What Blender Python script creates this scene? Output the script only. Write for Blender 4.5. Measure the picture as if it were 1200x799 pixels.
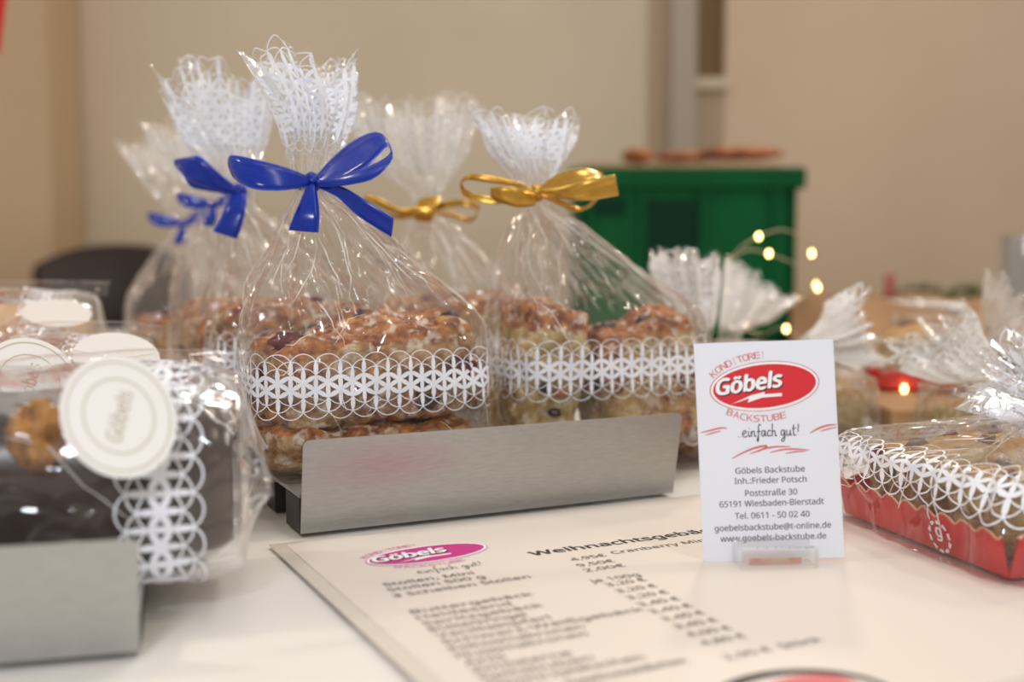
import bpy, bmesh, math, random
import numpy as np
from mathutils import Vector, Matrix, noise

sc = bpy.context.scene
COL = sc.collection
for o in list(bpy.data.objects):
    bpy.data.objects.remove(o)

# ------------------------------------------------------------------ camera
F = 1300.0            # focal length in pixels of a 1200 px wide frame
CAMZ = 0.118          # metres above the tablecloth
PITCH = math.atan((399.5 - 300.0) / F)
cam_d = bpy.data.cameras.new('camera')
cam_d.sensor_width = 36.0
cam_d.lens = F / 1200.0 * 36.0
cam_d.clip_start = 0.02
cam_d.dof.use_dof = True
cam_d.dof.focus_distance = 0.472
cam_d.dof.aperture_fstop = 5.0
cam = bpy.data.objects.new('camera', cam_d)
COL.objects.link(cam)
cam.location = (0, 0, CAMZ)
cam.rotation_euler = (math.pi / 2 - PITCH, 0, 0)
sc.camera = cam

# ------------------------------------------------------------------ view, world, lights
sc.view_settings.view_transform = 'Standard'
sc.view_settings.look = 'None'
sc.view_settings.gamma = 1.0
sc.view_settings.use_curve_mapping = False
sc.view_settings.exposure = 0.0
sc.cycles.transparent_max_bounces = 48
sc.cycles.max_bounces = 10
sc.cycles.sample_clamp_indirect = 6.0

w = bpy.data.worlds.new('world')
sc.world = w
w.use_nodes = True
w.node_tree.nodes['Background'].inputs[0].default_value = (1.0, 0.935, 0.86, 1)
w.node_tree.nodes['Background'].inputs[1].default_value = 0.48


def area_light(name, loc, target, size, power, color, size_y=None):
    d = bpy.data.lights.new(name, 'AREA')
    d.energy = power
    d.color = color
    d.size = size
    if size_y:
        d.shape = 'RECTANGLE'
        d.size_y = size_y
    o = bpy.data.objects.new(name, d)
    COL.objects.link(o)
    o.location = loc
    o.rotation_euler = (Vector(target) - Vector(loc)).to_track_quat('-Z', 'Y').to_euler()
    return o


area_light('overhead_fill', (0.25, 0.9, 1.75), (0, 0.5, 0), 0.5, 8.0, (1.0, 0.93, 0.87))  # added overhead area light, no lamp known there
area_light('camera_flash', (-0.10, -0.25, 0.42), (0.0, 0.6, 0.05), 0.10, 1.9, (0.86, 0.92, 1.0))
area_light('glint_light_right', (1.1, 0.75, 0.75), (0.0, 0.55, 0.08), 0.07, 2.4, (1.0, 0.84, 0.64))  # added small warm light for glints in the film
area_light('glint_light_left', (-0.9, 0.35, 0.9), (0.0, 0.6, 0.08), 0.08, 2.6, (1.0, 0.86, 0.68))  # added like the right one, also for film glints
area_light('glint_light_back', (0.35, 1.6, 1.0), (-0.05, 0.55, 0.08), 0.08, 2.6, (1.0, 0.82, 0.6))  # added behind the bags for more film glints
area_light('streak_light_front', (0.5, -0.1, 1.1), (0.0, 0.55, 0.05), 0.03, 2.4, (1.0, 0.94, 0.88), 1.1)  # added long light that draws streaks on the film folds


# ------------------------------------------------------------------ projection helpers
def P(px, py, Y):
    """the point seen at photo pixel (px, py) at forward distance Y from the camera"""
    u = (px - 599.5) / F
    v = (399.5 - py) / F
    c, s = math.cos(PITCH), math.sin(PITCH)
    fy = c + v * s
    fz = -s + v * c
    return Vector((u * Y / fy, Y, CAMZ + fz * Y / fy))


def G(px, py, z=0.0):
    u = (px - 599.5) / F
    v = (399.5 - py) / F
    c, s = math.cos(PITCH), math.sin(PITCH)
    fy = c + v * s
    fz = -s + v * c
    t = (z - CAMZ) / fz
    return Vector((u * t, fy * t, z))


def lin(r, g, b):
    f = lambda x: (x / 255 / 12.92) if x / 255 <= 0.04045 else ((x / 255 + 0.055) / 1.055) ** 2.4
    return (f(r), f(g), f(b), 1.0)


# ------------------------------------------------------------------ materials
def mat(name, color=(0.8, 0.8, 0.8, 1), rough=0.5, metal=0.0, spec=0.5, **kw):
    m = bpy.data.materials.new(name)
    m.use_nodes = True
    b = m.node_tree.nodes['Principled BSDF']
    b.inputs['Base Color'].default_value = color
    b.inputs['Roughness'].default_value = rough
    b.inputs['Metallic'].default_value = metal
    b.inputs['Specular IOR Level'].default_value = spec
    for k, v in kw.items():
        b.inputs[k.replace('_', ' ')].default_value = v
    return m


def N(m, t, **kw):
    n = m.node_tree.nodes.new(t)
    for k, v in kw.items():
        setattr(n, k, v)
    return n


def L(m, a, b):
    m.node_tree.links.new(a, b)


def noise_color(m, c1, c2, scale, detail=4, lo=0.35, hi=0.65, coord='Object', stretch=(1, 1, 1), bump=0.0, bscale=None, dist=0.001):
    b = m.node_tree.nodes['Principled BSDF']
    tc = N(m, 'ShaderNodeTexCoord')
    mp = N(m, 'ShaderNodeMapping')
    mp.inputs['Scale'].default_value = stretch
    L(m, tc.outputs[coord], mp.inputs['Vector'])
    nz = N(m, 'ShaderNodeTexNoise')
    nz.inputs['Scale'].default_value = scale
    nz.inputs['Detail'].default_value = detail
    L(m, mp.outputs[0], nz.inputs['Vector'])
    r = N(m, 'ShaderNodeValToRGB')
    r.color_ramp.elements[0].position = lo
    r.color_ramp.elements[0].color = c1
    r.color_ramp.elements[1].position = hi
    r.color_ramp.elements[1].color = c2
    L(m, nz.outputs['Fac'], r.inputs[0])
    L(m, r.outputs[0], b.inputs['Base Color'])
    if bump:
        n2 = N(m, 'ShaderNodeTexNoise')
        n2.inputs['Scale'].default_value = bscale or scale
        n2.inputs['Detail'].default_value = 5
        L(m, mp.outputs[0], n2.inputs['Vector'])
        bp = N(m, 'ShaderNodeBump')
        bp.inputs['Strength'].default_value = bump
        bp.inputs['Distance'].default_value = dist
        L(m, n2.outputs['Fac'], bp.inputs['Height'])
        L(m, bp.outputs[0], b.inputs['Normal'])
    return m


def film_material(name, tint=(1, 1, 1, 1), haze=0.05, gloss=1.0, crease=0.6):
    """clear cellophane: mostly transparent with fresnel reflection, a faint haze and pressed-in creases"""
    m = bpy.data.materials.new(name)
    m.use_nodes = True
    nt = m.node_tree
    nt.nodes.clear()
    out = N(m, 'ShaderNodeOutputMaterial')
    tr = N(m, 'ShaderNodeBsdfTransparent')
    tr.inputs[0].default_value = tint
    gl = N(m, 'ShaderNodeBsdfGlossy')
    gl.inputs['Roughness'].default_value = 0.10
    gl.inputs['Color'].default_value = (1, 1, 1, 1)
    uv = N(m, 'ShaderNodeUVMap')
    mp = N(m, 'ShaderNodeMapping')
    mp.inputs['Scale'].default_value = (1, 0.28, 1)      # creases run mostly along the bag
    L(m, uv.outputs[0], mp.inputs[0])
    wn = N(m, 'ShaderNodeTexNoise')
    wn.inputs['Scale'].default_value = 22
    L(m, uv.outputs[0], wn.inputs['Vector'])
    add = N(m, 'ShaderNodeMixRGB', blend_type='LINEAR_LIGHT')
    add.inputs[0].default_value = 0.035
    L(m, mp.outputs[0], add.inputs[1])
    L(m, wn.outputs['Color'], add.inputs[2])
    vo = N(m, 'ShaderNodeTexVoronoi', feature='DISTANCE_TO_EDGE')
    vo.inputs['Scale'].default_value = 42
    L(m, add.outputs[0], vo.inputs['Vector'])
    rr = N(m, 'ShaderNodeMapRange')
    rr.inputs['From Min'].default_value = 0.0
    rr.inputs['From Max'].default_value = 0.07
    rr.inputs['To Min'].default_value = 1.0
    rr.inputs['To Max'].default_value = 0.0
    L(m, vo.outputs['Distance'], rr.inputs[0])
    bp = N(m, 'ShaderNodeBump')
    bp.inputs['Strength'].default_value = crease
    bp.inputs['Distance'].default_value = 0.0009
    L(m, rr.outputs[0], bp.inputs['Height'])
    L(m, bp.outputs[0], gl.inputs['Normal'])
    fr = N(m, 'ShaderNodeFresnel')
    fr.inputs['IOR'].default_value = 1.5
    ml = N(m, 'ShaderNodeMath', operation='MULTIPLY')
    ml.use_clamp = True
    ml.inputs[1].default_value = 1.3 * gloss
    L(m, fr.outputs[0], ml.inputs[0])
    mn = N(m, 'ShaderNodeMath', operation='MINIMUM')
    mn.inputs[1].default_value = 0.55
    L(m, ml.outputs[0], mn.inputs[0])
    mx = N(m, 'ShaderNodeMixShader')
    L(m, mn.outputs[0], mx.inputs[0])
    L(m, tr.outputs[0], mx.inputs[1])
    L(m, gl.outputs[0], mx.inputs[2])
    df = N(m, 'ShaderNodeBsdfTranslucent')
    df.inputs[0].default_value = (0.95, 0.93, 0.9, 1)
    d2 = N(m, 'ShaderNodeBsdfDiffuse')
    d2.inputs[0].default_value = (0.95, 0.93, 0.9, 1)
    md = N(m, 'ShaderNodeMixShader')
    L(m, df.outputs[0], md.inputs[1])
    L(m, d2.outputs[0], md.inputs[2])
    m2 = N(m, 'ShaderNodeMixShader')
    m2.inputs[0].default_value = haze
    L(m, mx.outputs[0], m2.inputs[1])
    L(m, md.outputs[0], m2.inputs[2])
    L(m, m2.outputs[0], out.inputs[0])
    return m


M = {}
M['film'] = film_material('clear_cellophane', haze=0.013)
M['film_soft'] = film_material('clear_cellophane_far', haze=0.045)
M['film_cake'] = film_material('clear_cellophane_loose', haze=0.035, crease=0.5)
def crease_glint_material():  # whitish strip colour that paints the glints on film creases
    m = bpy.data.materials.new('crease_glint')
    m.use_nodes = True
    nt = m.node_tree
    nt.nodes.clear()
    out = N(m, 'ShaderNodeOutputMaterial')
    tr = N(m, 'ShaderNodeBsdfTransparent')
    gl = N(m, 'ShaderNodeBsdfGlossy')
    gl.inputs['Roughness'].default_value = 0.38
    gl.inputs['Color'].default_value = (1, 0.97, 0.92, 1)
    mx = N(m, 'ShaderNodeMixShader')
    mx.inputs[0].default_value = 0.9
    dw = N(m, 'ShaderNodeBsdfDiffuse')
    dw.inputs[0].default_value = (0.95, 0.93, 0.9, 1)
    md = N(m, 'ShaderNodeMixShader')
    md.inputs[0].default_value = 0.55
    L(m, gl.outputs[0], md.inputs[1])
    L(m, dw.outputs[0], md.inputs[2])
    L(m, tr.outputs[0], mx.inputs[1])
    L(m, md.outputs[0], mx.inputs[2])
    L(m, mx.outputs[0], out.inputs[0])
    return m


M['crease'] = crease_glint_material()
M['lace'] = mat('white_printed_lace', lin(240, 242, 250), 0.55)
M['lace_soft'] = mat('white_printed_lace_far', lin(238, 234, 230), 0.6)


def satin(name, c1, c2, rough=0.28, metal=0.0, coat=0.3):
    m = mat(name, c1, rough, metal)
    b = m.node_tree.nodes['Principled BSDF']
    b.inputs['Coat Weight'].default_value = 0.2
    b.inputs['Specular IOR Level'].default_value = 0.35
    b.inputs['Coat Roughness'].default_value = 0.14
    uv = N(m, 'ShaderNodeUVMap')
    mp = N(m, 'ShaderNodeMapping')
    mp.inputs['Scale'].default_value = (900, 120, 1)
    L(m, uv.outputs[0], mp.inputs[0])
    nz = N(m, 'ShaderNodeTexNoise')
    nz.inputs['Scale'].default_value = 1
    L(m, mp.outputs[0], nz.inputs['Vector'])
    mx = N(m, 'ShaderNodeMixRGB')
    mx.inputs[1].default_value = c1
    mx.inputs[2].default_value = c2
    L(m, nz.outputs['Fac'], mx.inputs[0])
    # stitched selvedge: light dots along both edges
    sx = N(m, 'ShaderNodeSeparateXYZ')
    L(m, uv.outputs[0], sx.inputs[0])
    e1_ = N(m, 'ShaderNodeMath', operation='SUBTRACT'); e1_.inputs[1].default_value = 0.005
    L(m, sx.outputs[0], e1_.inputs[0])
    e2_ = N(m, 'ShaderNodeMath', operation='ABSOLUTE'); L(m, e1_.outputs[0], e2_.inputs[0])
    e3_ = N(m, 'ShaderNodeMath', operation='GREATER_THAN'); e3_.inputs[1].default_value = 0.0046
    L(m, e2_.outputs[0], e3_.inputs[0])
    w1_ = N(m, 'ShaderNodeMath', operation='MULTIPLY'); w1_.inputs[1].default_value = 5200
    L(m, sx.outputs[1], w1_.inputs[0])
    w2_ = N(m, 'ShaderNodeMath', operation='SINE'); L(m, w1_.outputs[0], w2_.inputs[0])
    w3_ = N(m, 'ShaderNodeMath', operation='GREATER_THAN'); w3_.inputs[1].default_value = 0.0
    L(m, w2_.outputs[0], w3_.inputs[0])
    w4_ = N(m, 'ShaderNodeMath', operation='MULTIPLY'); L(m, w3_.outputs[0], w4_.inputs[0]); L(m, e3_.outputs[0], w4_.inputs[1])
    me_ = N(m, 'ShaderNodeMixRGB')
    me_.inputs[2].default_value = tuple(min(1, c * 2.6 + 0.12) for c in c2[:3]) + (1,)
    L(m, w4_.outputs[0], me_.inputs[0]); L(m, mx.outputs[0], me_.inputs[1])
    L(m, me_.outputs[0], b.inputs['Base Color'])
    bp = N(m, 'ShaderNodeBump')
    bp.inputs['Strength'].default_value = 0.25
    bp.inputs['Distance'].default_value = 0.0002
    L(m, nz.outputs['Fac'], bp.inputs['Height'])
    L(m, bp.outputs[0], b.inputs['Normal'])
    return m


M['blue'] = satin('blue_satin', lin(0, 30, 122), lin(4, 52, 176), 0.22)
M['blue_edge'] = mat('blue_satin_edge', lin(70, 100, 200), 0.4)
M['gold'] = satin('gold_satin', lin(172, 118, 30), lin(222, 176, 78), 0.24, 0.75)
M['gold_edge'] = mat('gold_satin_edge', lin(232, 196, 100), 0.3, 0.6)
M['green_tie'] = mat('green_twist_tie', lin(60, 110, 60), 0.5)


def pastry_material(name, crumb1, crumb2, crust1, crust2, sugar=0.5):
    m = mat(name, crumb1, 0.5)
    b = m.node_tree.nodes['Principled BSDF']
    b.inputs['Subsurface Weight'].default_value = 0.0
    tc = N(m, 'ShaderNodeTexCoord')

    def nz(scale, detail=5):
        n = N(m, 'ShaderNodeTexNoise')
        n.inputs['Scale'].default_value = scale
        n.inputs['Detail'].default_value = detail
        L(m, tc.outputs['Object'], n.inputs['Vector'])
        return n

    def ramp(src, c1, c2, lo, hi):
        r = N(m, 'ShaderNodeValToRGB')
        r.color_ramp.elements[0].position = lo
        r.color_ramp.elements[0].color = c1
        r.color_ramp.elements[1].position = hi
        r.color_ramp.elements[1].color = c2
        L(m, src, r.inputs[0])
        return r
    cr = ramp(nz(170, 8).outputs['Fac'], crumb1, crumb2, 0.4, 0.62)
    cu = ramp(nz(150, 8).outputs['Fac'], crust1, crust2, 0.38, 0.62)
    at = N(m, 'ShaderNodeAttribute')
    at.attribute_name = 'crust'
    n3 = nz(100, 8)
    ad = N(m, 'ShaderNodeMath', operation='ADD')
    L(m, at.outputs['Fac'], ad.inputs[0])
    L(m, n3.outputs['Fac'], ad.inputs[1])
    r3 = ramp(ad.outputs[0], (0, 0, 0, 1), (1, 1, 1, 1), 0.82, 1.0)
    mx = N(m, 'ShaderNodeMixRGB')
    L(m, r3.outputs[0], mx.inputs[0])
    L(m, cr.outputs[0], mx.inputs[1])
    L(m, cu.outputs[0], mx.inputs[2])
    n4 = nz(190, 10)
    r4 = ramp(n4.outputs['Fac'], (0, 0, 0, 1), (1, 1, 1, 1), 0.60 - 0.15 * sugar, 0.72 - 0.12 * sugar)
    m5 = N(m, 'ShaderNodeMath', operation='MULTIPLY')
    m5.inputs[1].default_value = 0.75
    L(m, r4.outputs[0], m5.inputs[0])
    mx2 = N(m, 'ShaderNodeMixRGB')
    mx2.inputs[2].default_value = lin(238, 226, 208)
    L(m, m5.outputs[0], mx2.inputs[0])
    L(m, mx.outputs[0], mx2.inputs[1])
    L(m, mx2.outputs[0], b.inputs['Base Color'])
    bp = N(m, 'ShaderNodeBump')
    bp.inputs['Strength'].default_value = 0.9
    bp.inputs['Distance'].default_value = 0.0022
    n6 = nz(300, 8)
    L(m, n6.outputs['Fac'], bp.inputs['Height'])
    L(m, bp.outputs[0], b.inputs['Normal'])
    return m


M['pastry'] = pastry_material('fruit_bread', lin(196, 160, 112), lin(150, 100, 58), lin(120, 58, 24), lin(198, 126, 58), 0.5)
M['pastry_pale'] = pastry_material('fruit_bread_pale', lin(212, 188, 134), lin(178, 144, 84), lin(124, 56, 24), lin(192, 124, 58), 0.45)
M['stollen'] = pastry_material('stollen_crumb', lin(190, 168, 118), lin(160, 134, 84), lin(170, 120, 66), lin(196, 156, 96), 0.2)
M['choc'] = noise_color(mat('chocolate_glaze', lin(40, 24, 18), 0.28), lin(34, 20, 15), lin(58, 36, 28), 40, bump=0.15, bscale=60)
M['loaf_pale'] = noise_color(mat('pale_baked_loaf', lin(214, 180, 140), 0.6), lin(196, 152, 108), lin(226, 202, 172), 60, bump=0.4, bscale=120)
M['walnut'] = noise_color(mat('walnut_meat', lin(170, 110, 50), 0.55), lin(112, 66, 26), lin(190, 136, 72), 160, bump=0.7, bscale=220)
M['cranberry'] = noise_color(mat('cranberry', lin(90, 20, 22), 0.3), lin(64, 12, 18), lin(120, 34, 28), 200, bump=0.6, bscale=300)
M['raisin'] = noise_color(mat('raisin', lin(40, 20, 18), 0.35), lin(32, 14, 12), lin(66, 32, 24), 200, bump=0.6, bscale=300)
M['candied'] = noise_color(mat('candied_peel', lin(200, 120, 40), 0.35), lin(190, 104, 36), lin(220, 160, 70), 150)

# brushed steel
ms = mat('brushed_steel', lin(168, 164, 156), 0.42, 0.8)
noise_color(ms, lin(172, 172, 170), lin(184, 184, 181), 160, 6, 0.3, 0.7, stretch=(1, 1, 8), bump=0.05, bscale=700, dist=0.0002)
M['steel'] = ms
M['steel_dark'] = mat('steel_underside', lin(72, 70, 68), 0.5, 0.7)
M['cloth'] = noise_color(mat('white_tablecloth', lin(228, 224, 220), 0.8), lin(222, 217, 211), lin(232, 228, 222), 3, bump=0.12, bscale=900, dist=0.0004)
M['paper'] = mat('menu_paper', lin(228, 218, 208), 0.42)
M['paper_rim'] = mat('menu_laminate_rim', lin(218, 210, 198), 0.3)
M['card'] = mat('card_stock', lin(232, 236, 246), 0.5)
M['ink_grey'] = mat('grey_ink', lin(84, 84, 92), 0.6)
M['ink_menu'] = mat('menu_grey_ink', lin(92, 88, 86), 0.5)
M['ink_dark'] = mat('dark_ink', lin(34, 34, 40), 0.6)
M['ink_red'] = mat('red_ink', lin(216, 36, 48), 0.5)
M['ink_rose'] = mat('rose_ink', lin(216, 110, 112), 0.5)
M['refraction_strip'] = noise_color(mat('red_refraction', lin(200, 110, 90), 0.5), lin(204, 84, 76), lin(206, 160, 120), 250)
M['ink_magenta'] = mat('magenta_ink', lin(196, 40, 132), 0.5)
M['ink_pink'] = mat('pink_ink', lin(218, 130, 180), 0.5)
M['ink_white'] = mat('white_ink', lin(246, 246, 250), 0.5)
M['red_card'] = noise_color(mat('red_cardboard', lin(206, 30, 34), 0.32), lin(196, 26, 32), lin(214, 40, 42), 20)
M['red_card_in'] = mat('cardboard_edge', lin(224, 170, 140), 0.6)
M['sticker'] = mat('sticker_paper', lin(232, 228, 224), 0.45)
M['ink_tan'] = mat('tan_ink', lin(190, 176, 150), 0.5)
M['crate'] = noise_color(mat('green_plastic', lin(0, 84, 44), 0.6, spec=0.15), lin(0, 76, 38), lin(2, 92, 50), 6)
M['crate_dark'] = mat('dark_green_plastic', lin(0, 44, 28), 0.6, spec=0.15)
M['wood'] = noise_color(mat('light_wood', lin(196, 150, 104), 0.5), lin(180, 132, 88), lin(208, 166, 120), 8, stretch=(1, 12, 12))
M['cardboard'] = noise_color(mat('brown_cardboard', lin(190, 150, 112), 0.7), lin(176, 136, 98), lin(200, 162, 124), 12)
M['loaf'] = noise_color(mat('baked_crust', lin(160, 92, 52), 0.6), lin(130, 66, 36), lin(190, 122, 76), 30, bump=0.5, bscale=80)
M['chair'] = mat('dark_brown_leather', lin(44, 30, 24), 0.45)
M['wire'] = mat('copper_wire', lin(206, 190, 160), 0.3, 0.7)
M['banner'] = mat('red_banner_fabric', lin(196, 24, 36), 0.6)
M['sprig'] = noise_color(mat('fir_needles', lin(60, 90, 50), 0.6), lin(40, 70, 36), lin(90, 120, 70), 60)
M['candle'] = mat('dusty_red_wax', lin(170, 96, 84), 0.5)


def emit(name, color, strength):
    m = bpy.data.materials.new(name)
    m.use_nodes = True
    b = m.node_tree.nodes['Principled BSDF']
    b.inputs['Base Color'].default_value = color
    b.inputs['Emission Color'].default_value = color
    b.inputs['Emission Strength'].default_value = strength
    return m


M['bulb'] = emit('warm_led', (1.0, 0.72, 0.26, 1), 9.0)


def glass_material(name, color, rough=0.02, ior=1.49):
    m = bpy.data.materials.new(name)
    m.use_nodes = True
    b = m.node_tree.nodes['Principled BSDF']
    b.inputs['Base Color'].default_value = color
    b.inputs['Roughness'].default_value = rough
    b.inputs['Transmission Weight'].default_value = 1.0
    b.inputs['IOR'].default_value = ior
    return m


M['acrylic'] = film_material('clear_acrylic', haze=0.10, crease=0.0, gloss=1.6)
M['glass'] = film_material('drinking_glass', tint=(0.8, 0.82, 0.84, 1), haze=0.05, crease=0.0, gloss=1.6)

# ------------------------------------------------------------------ object helpers
ROOTLOC = {}


def tag(o, label=None, cat=None, group=None, kind=None):
    if label: o['label'] = label
    if cat: o['category'] = cat
    if group: o['group'] = group
    if kind: o['kind'] = kind
    return o


def thing(name, label, cat, loc, group=None):
    o = bpy.data.objects.new(name, None)
    o.empty_display_size = 0.02
    COL.objects.link(o)
    o.location = Vector(loc)
    ROOTLOC[o.name] = Vector(loc)
    return tag(o, label, cat, group)


def obj(name, verts, faces, m, parent=None, loc=None, smooth=True, uvs=None, attr=None):
    """one mesh object from world-space vertices; uvs = one (u,v) per vertex, attr = per-vertex float 'crust'"""
    V = np.asarray(verts, dtype=float).reshape(-1, 3)
    if parent is not None:
        org = ROOTLOC[parent.name]
    else:
        org = Vector(loc) if loc is not None else Vector((V[:, 0].mean(), V[:, 1].mean(), V[:, 2].min()))
    me = bpy.data.meshes.new(name)
    me.from_pydata((V - np.array(org)).tolist(), [], [tuple(int(i) for i in f) for f in faces])
    me.materials.append(m)
    if smooth:
        me.polygons.foreach_set('use_smooth', [True] * len(me.polygons))
    if uvs is not None:
        ul = me.uv_layers.new(name='UVMap')
        idx = np.zeros(len(me.loops), dtype=np.int32)
        me.loops.foreach_get('vertex_index', idx)
        ul.data.foreach_set('uv', np.asarray(uvs)[idx].astype(np.float32).ravel())
    if attr is not None:
        a = me.attributes.new('crust', 'FLOAT', 'POINT')
        a.data.foreach_set('value', np.asarray(attr, dtype=np.float32))
    me.update()
    o = bpy.data.objects.new(name, me)
    COL.objects.link(o)
    ROOTLOC[o.name] = org
    if parent is not None:
        o.parent = parent
    else:
        o.location = org
    return o


def finish(o, solidify=0.0, bevel=0.0, seg=2):
    if solidify:
        md = o.modifiers.new('solidify', 'SOLIDIFY')
        md.thickness = solidify
    if bevel:
        md = o.modifiers.new('bevel', 'BEVEL')
        md.width = bevel
        md.segments = seg
    return o


def box_vf(c, ax, ay, az, hx, hy, hz):
    c = Vector(c)
    vs = [c + ax * (sx * hx) + ay * (sy * hy) + az * (sz * hz) for sx in (-1, 1) for sy in (-1, 1) for sz in (-1, 1)]
    fs = [(0, 1, 3, 2), (4, 6, 7, 5), (0, 4, 5, 1), (2, 3, 7, 6), (0, 2, 6, 4), (1, 5, 7, 3)]
    return vs, fs


X, Y_, Z = Vector((1, 0, 0)), Vector((0, 1, 0)), Vector((0, 0, 1))


def box(name, c, half, m, parent=None, axes=(X, Y_, Z), bevel=0.0, loc=None):
    vs, fs = box_vf(c, *axes, *half)
    o = obj(name, [tuple(v) for v in vs], fs, m, parent, smooth=False, loc=loc)
    if bevel:
        finish(o, bevel=bevel)
    return o


def merge(parts):
    vs, fs = [], []
    for v, f in parts:
        k = len(vs)
        vs += [tuple(p) for p in v]
        fs += [tuple(i + k for i in q) for q in f]
    return vs, fs


def tube_vf(pts, r, n=8, closed_ends=True):
    pts = [Vector(p) for p in pts]
    vs, fs = [], []
    up = None
    for i, p in enumerate(pts):
        d = (pts[min(i + 1, len(pts) - 1)] - pts[max(i - 1, 0)]).normalized()
        if up is None:
            up = d.orthogonal().normalized()
        up = (up - d * up.dot(d))
        up = up.normalized() if up.length > 1e-6 else d.orthogonal().normalized()
        s = d.cross(up)
        rr = r[i] if isinstance(r, (list, tuple)) else r
        for k in range(n):
            a = 2 * math.pi * k / n
            vs.append(p + up * (math.cos(a) * rr) + s * (math.sin(a) * rr))
    for i in range(len(pts) - 1):
        for k in range(n):
            fs.append((i * n + k, i * n + (k + 1) % n, (i + 1) * n + (k + 1) % n, (i + 1) * n + k))
    if closed_ends:
        fs.append(tuple(range(n))[::-1])
        fs.append(tuple((len(pts) - 1) * n + k for k in range(n)))
    return vs, fs


def spline(pts, n):
    """Catmull-Rom through rows of any dimension"""
    A = np.array([list(p) for p in pts], dtype=float)
    K = len(A)
    out = []
    for j in range(n):
        t = j / (n - 1) * (K - 1)
        i = min(int(t), K - 2)
        f = t - i
        p0, p1, p2, p3 = A[max(i - 1, 0)], A[i], A[i + 1], A[min(i + 2, K - 1)]
        out.append(0.5 * ((2 * p1) + (-p0 + p2) * f + (2 * p0 - 5 * p1 + 4 * p2 - p3) * f * f + (-p0 + 3 * p1 - 3 * p2 + p3) * f ** 3))
    return np.array(out)


# ------------------------------------------------------------------ noise (numpy)
def h2(i, j, seed):
    i = i.astype(np.int64)
    j = j.astype(np.int64)
    n = (i * 374761393 + j * 668265263 + seed * 1442695041) & 0xffffffff
    n = ((n ^ (n >> 13)) * 1274126177) & 0xffffffff
    n = n ^ (n >> 16)
    return (n & 0xffff) / 32767.5 - 1.0


def vnoise(x, y, seed=0):
    i = np.floor(x); j = np.floor(y)
    fx = x - i; fy = y - j
    fx = fx * fx * (3 - 2 * fx); fy = fy * fy * (3 - 2 * fy)
    a = h2(i, j, seed); b = h2(i + 1, j, seed); c = h2(i, j + 1, seed); d = h2(i + 1, j + 1, seed)
    return (a * (1 - fx) + b * fx) * (1 - fy) + (c * (1 - fx) + d * fx) * fy


def tnoise(x, y, seed=0):
    """piecewise-planar noise: flat facets meeting in sharp creases"""
    k = 0.3660254
    xs = x + (x + y) * k
    ys = y + (x + y) * k
    i = np.floor(xs); j = np.floor(ys)
    fx = xs - i; fy = ys - j
    a = h2(i, j, seed); d = h2(i + 1, j + 1, seed)
    b = h2(i + 1, j, seed); c = h2(i, j + 1, seed)
    up = a * (1 - fx) + b * (fx - fy) + d * fy
    lo = a * (1 - fy) + c * (fy - fx) + d * fx
    return np.where(fx > fy, up, lo)


def crumple(x, y, seed):
    wx = x + 0.35 * vnoise(x * 1.3, y * 1.3, seed + 5)
    wy = y + 0.35 * vnoise(x * 1.3 + 7, y * 1.3, seed + 6)
    return tnoise(wx, wy, seed) + 0.42 * tnoise(wx * 2.3 + 3, wy * 1.9, seed + 1) + 0.07 * tnoise(wx * 5.1, wy * 4.3, seed + 2)


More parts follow.
